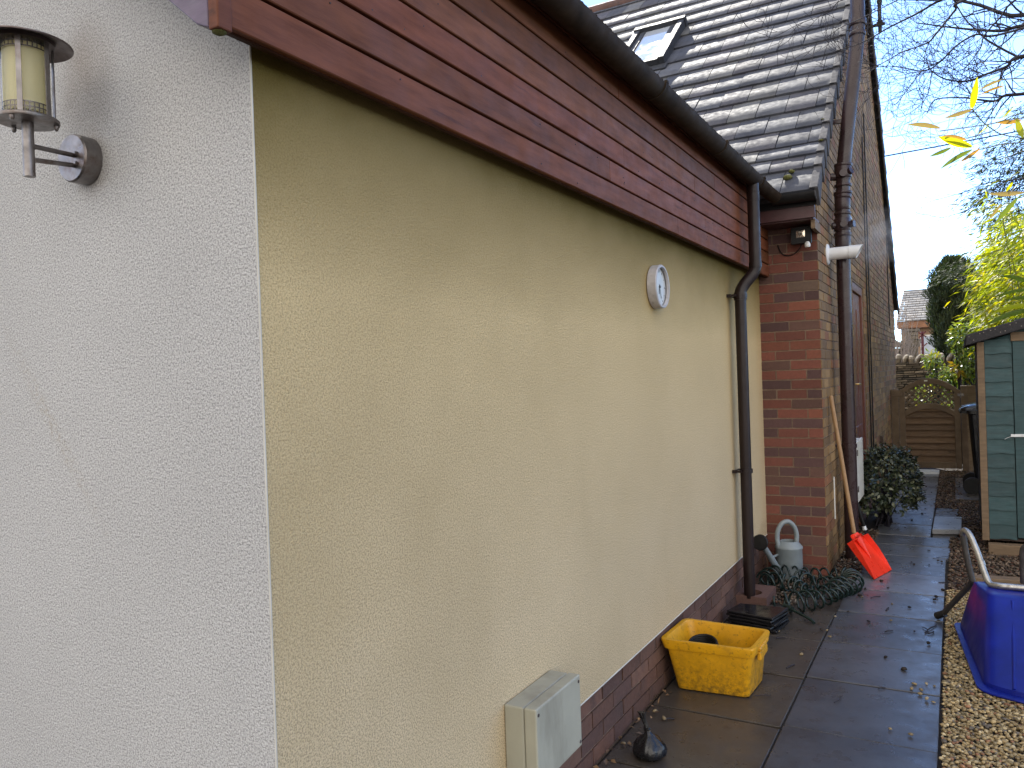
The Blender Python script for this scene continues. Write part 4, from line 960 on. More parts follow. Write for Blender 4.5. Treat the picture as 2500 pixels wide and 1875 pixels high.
b = MB(); b.lathe([(.12, -.03), (.165, -.035), (.175, 0), (.165, .035), (.12, .03)], (1.69, 3.02, .40), (1, 0, 0), 28); b.tube([(1.65, 3.02, .40), (1.76, 3.02, .40)], .012, 8); b.build('wheel', MT['rubber'], wbr, smooth=50)
# timber edging
b = MB(); b.hexa([(1.375, 5.02, -.02), (2.7, 5.20, -.02), (2.7, 5.30, -.02), (1.375, 5.12, -.02), (1.375, 5.02, .095), (2.7, 5.20, .095), (2.7, 5.30, .095), (1.375, 5.12, .095)])
tag(b.build('timber_edging', MT['timber'], None, bevel=.006), 'brown timber edging beam on gravel behind the wheelbarrow', 'timber')

# ------------------------------------------------------------------ shed
sd = thing('shed', 'teal painted garden shed with black felt roof', 'shed', (1.48, 6.4, 0))
b = MB(); x0, x1, yf = 1.535, 1.730, 6.40
courses = [.112+.1185*i for i in range(15)]
for side in ((1.535, 1.728), (2.36, 3.30)):
    for i, z in enumerate(courses):
        n_ = 8; A = []; Bq = []
        k = rnd.uniform(.85, 1.15)
        ph = rnd.uniform(0, 6)
        for s in range(n_+1):
            x = side[0]+(side[1]-side[0])*s/n_; wv = .004*math.sin(ph+s*.9)+rnd.uniform(-.0015, .0015)
            zt = min(z+.125, 1.758+.285*(x-1.48)-.02)
            A.append([(x, yf-.016, z+wv), (x, yf-.004, zt), (x, yf+.004, zt), (x, yf-.004, z+wv)])
        b.rings(A, tint=(k, k, k))
for i in range(4):
    zlo = 1.80+i*.1185; b.prism([(1.74, yf-.008, zlo), (3.2, yf-.008, zlo), (3.0, yf-.008, zlo+.112), (1.80+.41*i, yf-.008, zlo+.112)], (0, .008, 0)) if i < 2 else None
shf = b.build('front_boards', MT['shed'], sd)
b = MB()
for i, z in enumerate(courses):
    b.hexa([(1.490, 6.43, z), (1.50, 6.43, z), (1.50, 7.75, z), (1.490, 7.75, z), (1.482+.012, 6.43, min(z+.124, 1.74)), (1.5, 6.43, min(z+.124, 1.74)), (1.5, 7.75, min(z+.124, 1.74)), (1.494, 7.75, min(z+.124, 1.74))])
b.box(1.505, 6.43, .11, 1.52, 7.75, 1.74); b.box(1.505, 7.74, .11, 3.3, 7.76, 1.8); b.box(3.28, 6.43, .11, 3.30, 7.74, 1.8); b.build('side_boards', MT['shed_dark'], sd)
b = MB(); b.box(1.481, yf-.026, .095, 1.533, yf+.028, 1.752); b.build('corner_trim', MT['timber'], sd, bevel=.003)
b = MB(); b.box(1.722, yf-.024, 1.748, 2.37, yf+.0, 1.822); b.build('door_lintel', MT['timber'], sd, bevel=.003)
b = MB()
for k in range(5): b.box(1.7335+k*.124, yf-.020, .13, 1.7335+k*.124+.121, yf+.0, 1.745)
b.box(1.732, yf-.0, .12, 2.357, yf+.012, 1.746, (.4, .4, .4))
sdd = b.build('door', MT['shed'], sd, bevel=.002)
b = MB(); b.box(1.705, yf-.034, .962, 1.83, yf-.0205, .984); b.lathe([(.008, 0), (.008, .018)], (1.79, yf-.035, .973), (0, -1, 0), 10); b.tube([(1.72, yf-.03, .97), (1.68, yf-.03, .955), (1.66, yf-.026, .94)], .0018, 5); b.build('latch', MT['white_plastic'], sdd)
b = MB(); sl_ = .285
def shr(x): return 1.818+sl_*(x-1.42)
A = [(1.398, yf-.10, shr(1.398)-.088), (1.405, yf-.10, shr(1.405)), (2.40, yf-.10, shr(2.40)), (3.40, yf-.10, shr(1.40)), (3.40, yf-.10, shr(1.40)-.088), (2.40, yf-.10, shr(2.40)-.088)]
b.prism(A, (0, 1.5, 0)); rf = b.build('roof', MT['felt'], sd, bevel=.008)
b = MB()
for k in range(26):
    x = 1.43+k*.037+rnd.uniform(-.01, .01); b.lathe([(.0042, 0), (.0042, .003)], (x, yf-.1005, shr(x)-rnd.choice((.022, .035, .06))), (0, -1, 0), 7)
b.build('nail_heads', MT['steel'], rf)
b = MB(); b.box(1.52, 6.27, -.02, 2.6, 6.36, .085); b.box(1.52, 6.9, -.02, 3.2, 7.0, .095); b.box(1.52, 7.6, -.02, 3.2, 7.7, .095); b.build('bearer', MT['timber'], sd, bevel=.004)
b = MB(); b.box(1.50, 6.42, .092, 3.29, 7.74, .111); b.build('shed_floor', MT['timber_dark'], sd)
# wheelie bin behind the shed
bn = thing('wheelie_bin', 'black wheelie bin beyond the shed corner', 'bin', (1.7, 9.85, 0))
b = MB(); b.rings([rrect([(1.50, 9.60, .05), (1.92, 9.60, .05), (1.92, 10.05, .05), (1.50, 10.05, .05)], .04), rrect([(1.44, 9.56, .96), (2.02, 9.56, .96), (2.02, 10.10, .96), (1.44, 10.10, .96)], .05),
               rrect([(1.42, 9.54, .97), (2.04, 9.54, .97), (2.04, 10.12, .97), (1.42, 10.12, .97)], .05), rrect([(1.42, 9.54, 1.01), (2.04, 9.54, 1.01), (2.04, 10.12, 1.01), (1.42, 10.12, 1.01)], .05)]); b.build('body', MT['black_gloss'], bn, smooth=35)
b = MB(); b.rings([rrect([(1.36, 9.52, 1.012), (2.06, 9.52, 1.012), (2.06, 10.14, 1.012), (1.36, 10.14, 1.012)], .06), rrect([(1.37, 9.53, 1.04), (2.05, 9.53, 1.04), (2.05, 10.13, 1.04), (1.37, 10.13, 1.04)], .06),
               rrect([(1.48, 9.62, 1.085), (1.98, 9.62, 1.085), (1.98, 10.05, 1.085), (1.48, 10.05, 1.085)], .08)]); b.build('lid', MT['black_gloss'], bn, smooth=50)
b = MB(); b.tube([(1.362, 9.56, 1.0), (1.362, 10.1, 1.0)], .017, 10); b.box(1.36, 9.56, .975, 1.44, 9.60, 1.0); b.box(1.36, 10.06, .975, 1.44, 10.1, 1.0); b.build('handle', MT['black_gloss'], bn, smooth=50)
for y in (9.56, 10.06):
    b = MB(); b.lathe([(.07, -.025), (.10, -.025), (.105, 0), (.10, .025), (.07, .025)], (1.47, y, .106), (0, 1, 0), 24); b.build('wheel', MT['rubber'], bn, smooth=40)

# ------------------------------------------------------------------ gate
gt = thing('garden_gate', 'arched wooden garden gate with lattice top', 'gate', (1.0, 12.2, 0))
GA, GB = .570, 1.360; GCX = (GA+GB)/2
def arc(x, z_mid, z_end): return z_end+(z_mid-z_end)*max(0, 1-((x-GCX)/(.41))**2)
b = MB(); b.box(.560, 12.17, -.0, .640, 12.225, 1.17); b.box(1.300, 12.17, -.0, 1.378, 12.225, 1.17); b.box(.641, 12.172, .0, 1.299, 12.222, .09)
def archbar(zm, ze, hgt, x0, x1, y0, y1):
    R_ = []
    for k in range(21):
        x = x0+(x1-x0)*k/20; z = arc(x, zm, ze); R_.append([(x, y0, z-hgt), (x, y1, z-hgt), (x, y1, z), (x, y0, z)])
    b.rings(R_)
archbar(1.365, 1.165, .085, .550, 1.385, 12.165, 12.226); archbar(.985, .80, .085, .641, 1.299, 12.168, 12.224)
b.build('frame', MT['gate_frame'], gt, bevel=.004)
b = MB()
for k in range(9):
    z0 = .091+k*.097; z1 = z0+.098
    pts_ = []
    for s in range(13):
        x = .641+(1.299-.641)*s/12; zt = min(z1, arc(x, .985, .80)-.05); zb = min(z0, zt-.002); pts_.append([(x, 12.174, zb), (x, 12.204, zb), (x, 12.212, zt), (x, 12.203, zt)])
    kk = rnd.uniform(.8, 1.2); b.rings(pts_, tint=(kk, kk, kk))
b.build('panel_boards', MT['gate'], gt)
b = MB()
for sgn, yv in ((1, 12.188), (-1, 12.202)):
    for k in range(-6, 22):
        xs = GA-.6+k*.088
        seg = []
        for s in np.linspace(0, 1.2, 60):
            x = xs+s; z = .80+(s if sgn == 1 else .75-s)
            if .642 < x < 1.298 and arc(x, .985, .80)-.04 < z < arc(x, 1.365, 1.165)-.06: seg.append((x, yv, z))
        if len(seg) > 1: b.bar(seg[0], seg[-1], .010, .017, (0, 1, 0)) if False else b.bar(seg[0], seg[-1], .010, .020, (1, 0, -sgn))
b.build('lattice', MT['gate_frame'], gt)
b = MB(); b.box(.91, 12.160, 1.318, .955, 12.1645, 1.338); b.build('plate', MT['off_white'], gt)
b = MB(); b.box(1.345, 12.155, 1.085, 1.43, 12.1645, 1.125); b.tube([(1.385, 12.155, 1.06), (1.385, 12.155, 1.15)], .008, 8); b.build('hinge', MT['steel'], gt)
b = MB(); b.box(.450, 12.16, -.03, .552, 12.25, 1.205); b.box(.446, 12.15, 1.10, .60, 12.159, 1.19)
tag(b.build('gate_post', MT['gate_frame'], None, bevel=.004), 'wooden gate post against the gable wall', 'post', 'gate posts')
b = MB(); b.box(1.386, 12.16, -.03, 1.470, 12.25, 1.24); tag(b.build('gate_post', MT['gate_frame'], None, bevel=.004), 'wooden hinge post right of the gate', 'post', 'gate posts')
b = MB(); b.box(1.472, 12.19, .0, 3.6, 12.22, 1.24)
for k in range(12): b.box(1.474+k*.175, 12.178, .02, 1.474+k*.175+.155, 12.189, 1.235)
tag(b.build('fence_panel', MT['timber'], None), 'grey-brown fence panel right of the gate post', 'fence')
b = MB(); b.hexa([(1.47, 11.95, .0), (1.55, 11.95, .0), (1.55, 11.98, 0), (1.47, 11.98, 0), (1.455, 12.12, .93), (1.50, 12.12, .93), (1.50, 12.15, .93), (1.455, 12.15, .93)]); tag(b.build('plank', MT['timber'], None), 'pale plank leaning upright beside the gate hinge post', 'plank')
b = MB(); b.hexa([(.46, 9.95, 0), (.56, 9.95, 0), (.56, 9.98, 0), (.46, 9.98, 0), (.446, 10.0, .665), (.478, 10.0, .655), (.478, 10.03, .655), (.446, 10.03, .665)])
tag(b.build('board', MT['timber_dark'], None), 'dark brown board leaning on the gable wall behind the bush', 'board')

# ------------------------------------------------------------------ stone walls and neighbour's house
STN = [(.19, .155, .105), (.145, .12, .085), (.24, .20, .14), (.11, .095, .07)]
def drywall(name, x0, x1, y, z1, cope, label, th=.4):
    b = MB(); z = 0.0
    b.box(x0+.02, y+.05, -.03, x1-.02, y+th, z1-.02, (.03, .027, .02))
    while z < z1-.02:
        h = min(rnd.uniform(.028, .062), z1-z); x = x0
        while x < x1:
            L_ = rnd.uniform(.08, .26); k = rnd.uniform(.45, 1.1); c_ = np.array(STN[rnd.randrange(4)])*k; pr = rnd.uniform(0, .06); g = .006
            q = [(x+g, y-pr, z+g), (min(x+L_, x1)-g, y-pr+rnd.uniform(-.015, .015), z+g), (min(x+L_, x1)-g, y+.2, z+g), (x+g, y+.2, z+g)]
            q += [(p[0]+rnd.uniform(-.012, .012), p[1], z+h-g+rnd.uniform(-.012, .008)) for p in q]
            b.hexa(q, tuple(c_)); x += L_
        z += h
    x = x0
    while x < x1:     # upright coping stones
        wd = rnd.uniform(.06, .13); hh = cope*rnd.uniform(.75, 1.15); ln = rnd.uniform(-.06, .08); c_ = np.array(STN[rnd.randrange(3)])*rnd.uniform(.8, 1.3)
        A = [(x+ln*t_+.01+wd/2+wd/2*math.cos(a)*(1 if s < .9 else .75), y-.03+.19+.19*math.sin(a), z1+hh*s*(1)) for t_ in (0,) for s in (0,) for a in (0,)]
        n_ = 10; R_ = []
        for f, g in ((0, .86), (.5, 1), (.85, .8), (1.0, .4)):
            R_.append([(x+wd/2+ln*f+wd*.5*g*math.cos(2*math.pi*k/n_), y+.15+.20*g*math.sin(2*math.pi*k/n_), z1+hh*f) for k in range(n_)])
        b.rings(R_, tint=tuple(c_)); x += wd*.95
    return tag(b.build(name, MT['stone'], None, bevel=.006, seg=1), label, 'wall', 'dry stone walls')
drywall('stone_wall', -1.5, 4.5, 16.0, 1.62, .17, 'mossy dry stone wall just beyond the gate')
drywall('stone_wall', -3.5, .54, 20.0, 2.0, .2, 'higher stone wall farther back by the stone pillar')
b = MB(); z = 0
while z < 2.38:
    h = rnd.uniform(.09, .15); k = rnd.uniform(.8, 1.2); b.box(.30+rnd.uniform(0, .012), 19.95, z+.005, .566-rnd.uniform(0, .01), 20.4, min(z+h, 2.38)-.005, tuple(np.array(STN[rnd.randrange(3)])*k)); z += h
b.box(.27, 19.92, 2.38, .60, 20.43, 2.43, (.2, .17, .13)); tag(b.build('stone_pillar', MT['stone'], None, bevel=.006), 'square stone pillar at the end of the far wall', 'pillar')
nh = thing('neighbour_house', "neighbour's low house with pale grey slate roof beyond the walls", 'house', (4, 28, 0))
b = MB(); b.box(-.22, 28.3, -.03, 9, 33, 2.9); b.build('wall', MT['house_wall'], nh)
b = MB(); b.box(-.33, 27.98, 2.80, 9.2, 28.02, 3.03); b.box(-.3, 28.02, 2.78, 9.2, 28.3, 2.82); b.build('fascia', MT['orange_wood'], nh)
b = MB(); nr = 13; SL = [(.27, .27, .275), (.32, .315, .31), (.22, .225, .235), (.36, .35, .34)]
for i in range(nr):
    f0, f1 = i/nr, (i+1)/nr; ya, yb = 27.92+1.75*f0, 27.92+1.75*f1+.06; za, zb = 3.03+1.12*f0, 3.03+1.12*f1
    x = -.34+.17*f0+(.11 if i % 2 else 0)
    x = -.34+.16*f0
    first = True
    while x < 9:
        L_ = .24 if not (first and i % 2) else .12; first = False; c_ = np.array(SL[rnd.randrange(4)])*rnd.uniform(.85, 1.15); o_ = .045
        b.hexa([(x+.006, ya, za), (x+L_-.006, ya, za), (x+L_-.006, yb, zb-.03), (x+.006, yb, zb-.03), (x+.006, ya, za+o_), (x+L_-.006, ya, za+o_), (x+L_-.006, yb, zb+.005), (x+.006, yb, zb+.005)], tuple(c_)); x += L_
b.hexa([(-.18, 29.62, 4.10), (9, 29.62, 4.10), (9, 29.85, 4.10), (-.18, 29.85, 4.10), (-.18, 29.66, 4.20), (9, 29.66, 4.20), (9, 29.8, 4.20), (-.18, 29.8, 4.20)], (.2, .2, .2))
b.hexa([(-.17, 29.7, 4.1), (9, 29.7, 4.1), (9, 33.2, 3.0), (-.3, 33.2, 3.0), (-.17, 29.7, 4.15), (9, 29.7, 4.15), (9, 33.2, 3.05), (-.3, 33.2, 3.05)], (.2, .2, .2))
b.build('roof', MT['slate'], nh)
b = MB(); b.box(.35, 28.27, 1.6, 1.3, 28.298, 2.55); nw = b.build('window', MT['off_white'], nh)
b = MB(); b.box(.40, 28.262, 1.65, 1.25, 28.2695, 2.5); b.build('pane', MT['glass_roof'], nw)
rpst = thing('timber_post', 'dark red timber post with cross arms beyond the stone pillar', 'post', (.63, 21, 0))
b = MB(); b.tube([(.632, 21, 0), (.632, 21, 2.40)], .034, 8); b.build('post', MT['red_post'], rpst)
b = MB(); b.bar((.545, 20.96, 2.38), (.72, 20.96, 2.26), .03, .03); b.bar((.555, 20.96, 2.24), (.72, 20.96, 2.40), .03, .03); b.bar((.60, 20.96, 1.98), (.74, 20.96, 2.10), .03, .03); b.build('cross_arm', MT['red_post'], rpst)
# telephone wire and aerial mast
b = MB(); A_, B_ = Vector((.46, 11.55, 4.66)), Vector((9.5, 17.5, 6.9)); b.tube([A_.lerp(B_, k/16)+Vector((0, 0, -.16*math.sin(math.pi*k/16))) for k in range(17)], .010, 5)
tag(b.build('telephone_wire', MT['black'], None), 'telephone wire running from the gable verge across the sky', 'wire')
ma = thing('aerial_mast', 'metal aerial mast bracketed to the gable near the ridge', 'mast', (.665, 8.95, 5.45))
b = MB(); b.tube([(.665, 8.9, 5.47), (.665, 8.9, 8.6)], .021, 12); b.build('pole', MT['wframe'], ma, smooth=50)
b = MB(); b.box(.438, 8.885, 5.545, .72, 8.915, 5.57); b.box(.63, 8.868, 5.53, .70, 8.885, 5.585); b.box(.436, 8.84, 5.45, .45, 8.96, 5.68); b.tube([(.668, 8.87, 5.82), (.668, 8.93, 5.82)], .03, 8); b.build('bracket', MT['black'], ma)

# ------------------------------------------------------------------ vegetation
def crown(name, parent, P, D, Nn, L, W, mat, cols, jit=.3, fold=.15, wts=None, droop=0.0):
    V, F = leaves(P, D, Nn, L, W, fold, droop)
    return npmesh(name, V, F, mat, parent, np.repeat(palette(len(P), cols, jit, wts), 4, axis=0))
# low variegated bush beside the path
bu = thing('bush', 'low dark variegated bush beside the path at the gable foot', 'bush', (.72, 7.4, 0))
n = 3600; th = rng.uniform(0, 2*np.pi, n); ph = np.arccos(rng.uniform(-.35, 1, n)); rr_ = rng.uniform(.80, 1.04, n)
lump = 1+.10*np.sin(th*5+ph*3)+.08*np.sin(th*9-ph*7)
C0 = np.array([.70, 7.45, .36]); RAD = np.array([.29, .78, .40])
dirs = np.stack([np.sin(ph)*np.cos(th), np.sin(ph)*np.sin(th), np.cos(ph)], 1)
P = C0+dirs*RAD*(rr_*lump)[:, None]; P[:, 2] = np.maximum(P[:, 2], .03)
k_ = P[:, 0] > .455; P, dr = P[k_], dirs[k_]; n = len(P)
D = unit(dr*np.array([1, 1, .4])+rng.normal(0, .6, (n, 3))+np.array([0, 0, -.25])); Nn = unit(dr+rng.normal(0, .45, (n, 3))+np.array([0, 0, .5]))
crown('foliage', bu, P, D, Nn, rng.uniform(.035, .06, n), rng.uniform(.022, .036, n), MT['bush_leaf'], [(.026, .038, .016), (.018, .027, .013), (.15, .16, .09), (.065, .072, .036), (.036, .047, .022)], .3, .2, [.3, .25, .12, .15, .18])
b = MB()
for k in range(46):
    a = rnd.uniform(0, 6.28); q = Vector((.70+.26*math.cos(a)*rnd.random(), 7.45+.7*math.sin(a)*rnd.random(), .25+.4*rnd.random())); b.tube(spline([(.66+rnd.uniform(-.08, .08), 7.4+rnd.uniform(-.2, .2), 0), tuple(Vector((.68, 7.42, .1)).lerp(q, .55)), tuple(q)], 3), [.008, .007, .006, .005, .004, .003, .002], 5)
for k in range(7): q = Vector((.98+rnd.uniform(0, .08), 6.95+.16*k, .25+rnd.uniform(0, .25))); b.tube([(.85, 7.1+.12*k, .25), tuple(q)], .003, 4)
b.build('stems', MT['bark'], bu)
# cypress
cy = thing('cypress_tree', 'dark column-shaped cypress beyond the stone wall', 'tree', (1.33, 17, 0))
n = 15000; h = rng.uniform(0, 1, n)**.85; z = 1.36+h*2.30
def cyr(h): return np.interp(h, [0, .08, .2, .45, .75, .9, 1.0], [.06, .17, .32, .43, .42, .32, .10])
a = rng.uniform(0, 2*np.pi, n); lobes = 1+.14*np.sin(a*4+h*9)+.12*np.sin(a*7-h*23)+.08*np.sin(a*3+h*41)
r = cyr(h)*lobes*rng.uniform(.72, 1.05, n)
cxx = 1.34+.02*(1-h)
P = np.stack([cxx+r*np.cos(a), 17+r*np.sin(a), z], 1); D = unit(np.stack([.35*np.cos(a), .35*np.sin(a), np.ones(n)], 1)+rng.normal(0, .28, (n, 3))); Nn = unit(np.stack([np.cos(a), np.sin(a), np.zeros(n)], 1)+rng.normal(0, .4, (n, 3)))
crown('crown', cy, P, D, Nn, rng.uniform(.06, .19, n), rng.uniform(.014, .034, n), MT['cypress'], [(.028, .046, .014), (.020, .034, .012), (.045, .066, .018), (.055, .07, .02)], .35, .2, [.4, .3, .2, .1])
b = MB(); b.tube(spline([(1.38, 17, 0), (1.37, 17, .8), (1.36, 17, 1.6), (1.34, 17, 3.1)], 4), [.07]*4+[.06]*4+[.05]*4+[.02], 8); b.tube([(1.37, 17, 1.0), (1.45, 17, 1.5)], .03, 6); b.build('trunk', MT['bark'], cy)
# laurel
def shrub(name, label, parts, L, W, cols, mat, wts=None, stem=None, base=None):
    t_ = thing(name, label, 'shrub', base or (parts[0][0][0], parts[0][0][1], 0)); PP = []; DD = []
    for c_, rad_, k in parts:
        d_ = unit(rng.normal(size=(k, 3))); q = np.array(c_)+d_*np.array(rad_)*rng.uniform(.45, 1.05, (k, 1))*(1+.15*np.sin(d_[:, :1]*9+d_[:, 2:]*7)); PP.append(q); DD.append(d_)
    P = np.concatenate(PP); d_ = np.concatenate(DD); k = len(P)
    D = unit(d_*.7+rng.normal(0, .6, (k, 3))+np.array([-.15, -.1, -.1])); Nn = unit(rng.normal(0, .6, (k, 3))+np.array([0, 0, 1]))
    crown('foliage', t_, P, D, Nn, rng.uniform(*L, k), rng.uniform(*W, k), mat, cols, .3, .15, wts, .12)
    b = MB()
    for c_, rad_, _ in parts:
        for s in range(7):
            q = Vector(c_)+Vector((rnd.uniform(-.7, .7)*rad_[0], rnd.uniform(-.7, .7)*rad_[1], rnd.uniform(-.5, .7)*rad_[2])); b.tube(spline([(t_.location.x+rnd.uniform(-.1, .1), t_.location.y, 0), tuple(Vector((t_.location.x, t_.location.y, .6)).lerp(q, .5)), tuple(q)], 3), [.018, .016, .014, .011, .009, .007, .005], 5)
    b.build('stems', MT['bark'], t_); return t_
LC = [(.13, .20, .03), (.18, .25, .05), (.08, .14, .025), (.36, .34, .04), (.28, .33, .12)]
shrub('laurel_bush', 'sunlit glossy laurel between cypress and shed roof', [((1.42, 12.9, 1.98), (.16, .3, .26), 420), ((1.52, 12.9, 1.62), (.20, .3, .28), 520), ((1.75, 13, 1.75), (.3, .35, .45), 600), ((1.35, 12.95, 1.38), (.22, .2, .14), 260)], (.06, .11), (.025, .042), LC, MT['leaf'], [.28, .28, .16, .1, .18])
shrub('laurel_bush', 'small yellow-green bush between stone wall and gate arch', [((.98, 14.4, 1.66), (.14, .2, .14), 180), ((1.08, 14.4, 1.40), (.18, .2, .22), 260), ((1.0, 14.4, 1.0), (.35, .2, .35), 300)], (.06, .10), (.025, .042), LC, MT['leaf'], [.25, .25, .12, .23, .15])
shrub('yellow_shrub', 'orange-yellow leafed shrub above the gate hinge post', [((1.37, 12.75, 1.50), (.10, .10, .09), 34)], (.10, .15), (.035, .05), [(.38, .24, .02), (.30, .22, .03), (.24, .22, .03)], MT['leaf'])
# bare pale shrub at the house end
sb = MB()
for k in range(60):
    a = rnd.uniform(0, 6.28); t0 = Vector((.32+.16*rnd.uniform(-1, 1), 18+rnd.uniform(-.3, .3), 1.4)); q = t0+Vector((rnd.uniform(-.16, .30), rnd.uniform(-.2, .2), rnd.uniform(.3, 1.5)))
    m_ = t0.lerp(q, .5)+Vector((rnd.uniform(-.08, .08), 0, .05)); sb.tube(spline([tuple(t0), tuple(m_), tuple(q)], 3), [.006]*3+[.004]*3+[.002], 4)
    for _ in range(3): s_ = m_.lerp(q, rnd.random()); sb.tube([tuple(s_), tuple(s_+Vector((rnd.uniform(-.15, .18), rnd.uniform(-.1, .1), rnd.uniform(.0, .2))))], .002, 4)
sb.tube([(.32, 18, 0), (.32, 18, 1.45)], .03, 6); tag(sb.build('bare_shrub', MT['bark_pale'], None), 'bare pale-twigged shrub at the far end of the gable', 'shrub')

# bamboo clump behind the shed
bm = thing('bamboo', 'sunlit yellow-green bamboo clump rising behind the shed', 'bamboo', (2.5, 10.4, 0))
b = MB(); LP = []; LD = []
for k in range(95):
    bx_ = rnd.uniform(1.95, 3.3); by_ = rnd.uniform(8.7, 12.0); top = Vector((bx_+rnd.uniform(-.95, .25), by_+rnd.uniform(-.5, .3), rnd.uniform(2.0, 3.35)))
    top.x = max(top.x, 1.50+.12*abs(top.z-2.5)+rnd.uniform(0, .25))
    pts_ = spline([(bx_, by_, 0), (bx_-.05, by_, top.z*.6), ((bx_+top.x)/2-.05, (by_+top.y)/2, top.z*.96), tuple(top)], 5)
    b.tube(pts_, [.008-.006*i/len(pts_) for i in range(len(pts_))], 5)
    for i in range(165):
        f = rnd.uniform(.42, 1.0); q = pts_[int(f*(len(pts_)-1))]
        LP.append(q+Vector((rnd.gauss(-.02, .13), rnd.gauss(0, .13), rnd.gauss(-.04, .09)))); LD.append((rnd.gauss(-.75, .45), rnd.gauss(-.15, .45), rnd.gauss(-.42, .35)))
b.build('stems', MT['culm'], bm)
n = len(LP); LP = np.array([tuple(p) for p in LP]); LD = np.array(LD)
crown('foliage', bm, LP, LD, rng.normal(0, .5, (n, 3))+np.array([0, -.3, 1]), rng.uniform(.11, .20, n), rng.uniform(.016, .028, n), MT['bamboo_leaf'], [(.30, .36, .022), (.22, .30, .022), (.12, .18, .02), (.44, .42, .03)], .3, .15, [.35, .3, .2, .15], .12)

# overhanging bamboo sprays close to the viewer on the right
bo = thing('bamboo_spray', 'overhanging bamboo sprays with yellow-green and dry leaves against the sky', 'bamboo', (2.6, 2.4, 0))
b = MB()
def stem(*p, r=.0022): b.tube(spline(p, 5), r, 5)
stem((2.6, 2.5, 2.1), (2.0, 2.42, 2.47), (1.566, 2.3, 2.497), (1.453, 2.28, 2.489), (1.289, 2.3, 2.499))
stem((2.6, 2.45, 2.1), (2.0, 2.4, 2.5), (1.567, 2.34, 2.526), (1.474, 2.33, 2.477), (1.379, 2.3, 2.454))
stem((2.6, 2.4, 2.0), (2.0, 2.35, 2.35), (1.564, 2.3, 2.406), (1.421, 2.28, 2.400))
stem((2.6, 2.55, 2.0), (2.0, 2.5, 2.36), (1.565, 2.4, 2.447), (1.457, 2.36, 2.499), (1.398, 2.3, 2.566))
stem((2.6, 2.3, 1.9), (2.0, 2.3, 2.12), (1.62, 2.3, 2.20), (1.54, 2.3, 2.20))
stem((2.6, 2.4, 2.2), (2.0, 2.4, 2.6), (1.60, 2.35, 2.655), (1.498, 2.3, 2.655))
for bx_, by_, tx, ty, tz in ((2.6, 2.5, 2.6, 2.5, 2.15), (2.62, 2.4, 2.6, 2.4, 2.25), (2.58, 2.3, 2.6, 2.3, 1.95)): b.tube([(bx_, by_, 0), (tx, ty, tz)], [.012, .007], 8)
b.build('stems', MT['culm'], bo)
LF = [((1.398, 2.568), (1.419, 2.671), .028, 0), ((1.400, 2.566), (1.308, 2.563-.015), .020, 2), ((1.291, 2.509), (1.179, 2.539), .022, 2), ((1.379, 2.456), (1.294, 2.474), .020, 1), ((1.396, 2.415), (1.285, 2.467), .034, 0),
      ((1.325, 2.427), (1.252, 2.409), .018, 3), ((1.396, 2.406), (1.289, 2.336), .020, 3), ((1.421, 2.400), (1.354, 2.357), .016, 1), ((1.507, 2.632), (1.427, 2.620), .012, 1), ((1.498, 2.655), (1.427, 2.635), .013, 2),
      ((1.560, 2.498), (1.475, 2.500), .020, 1), ((1.542, 2.493), (1.558, 2.411), .026, 0), ((1.539, 2.201), (1.462, 2.107), .022, 3), ((1.558, 2.217), (1.444, 2.226), .022, 2), ((1.522, 2.256), (1.502, 2.229), .012, 0),
      ((1.485, 2.183), (1.442, 2.132), .012, 2), ((1.535, 2.548), (1.493, 2.504), .008, 0), ((1.454, 2.489), (1.415, 2.457), .006, 0)]
CL = [(.34, .36, .02), (.30, .18, .06), (.20, .16, .13), (.10, .15, .03)]
P = []; V_all = []; F_all = []; T_all = []; off = 0
for (a, c_, wd, ci) in LF:
    y0, y1 = 2.3+rnd.uniform(-.03, .03), 2.3+rnd.uniform(-.09, .03)
    A_ = Vector((a[0], y0, a[1])); B_ = Vector((c_[0], y1, c_[1])); d = B_-A_; s_ = d.cross(Vector((rnd.uniform(-.2, .2), 1, rnd.uniform(-.25, .25)))).normalized(); n_ = s_.cross(d).normalized()
    cur = rnd.uniform(-.06, .06)*d.length; NS_ = 8; vs = []
    for i in range(NS_+1):
        f = i/NS_; wv = wd*.5*(math.sin(math.pi*min(1, f*.93+.05))**.75)*(1-.25*f); q = A_+d*f+Vector((0, 0, 1))*cur*math.sin(math.pi*f); vs += [q-s_*wv+n_*wv*.35, q, q+s_*wv+n_*wv*.35]
    fs = []
    for i in range(NS_):
        for j in (0, 1): fs.append([off+i*3+j, off+i*3+j+1, off+(i+1)*3+j+1, off+(i+1)*3+j])
    V_all += [tuple(v) for v in vs]; F_all += fs; T_all += [CL[ci]]*len(fs); off += len(vs)
npmesh('leaves', V_all, F_all, MT['bamboo_leaf'], bo, np.array(T_all), True)
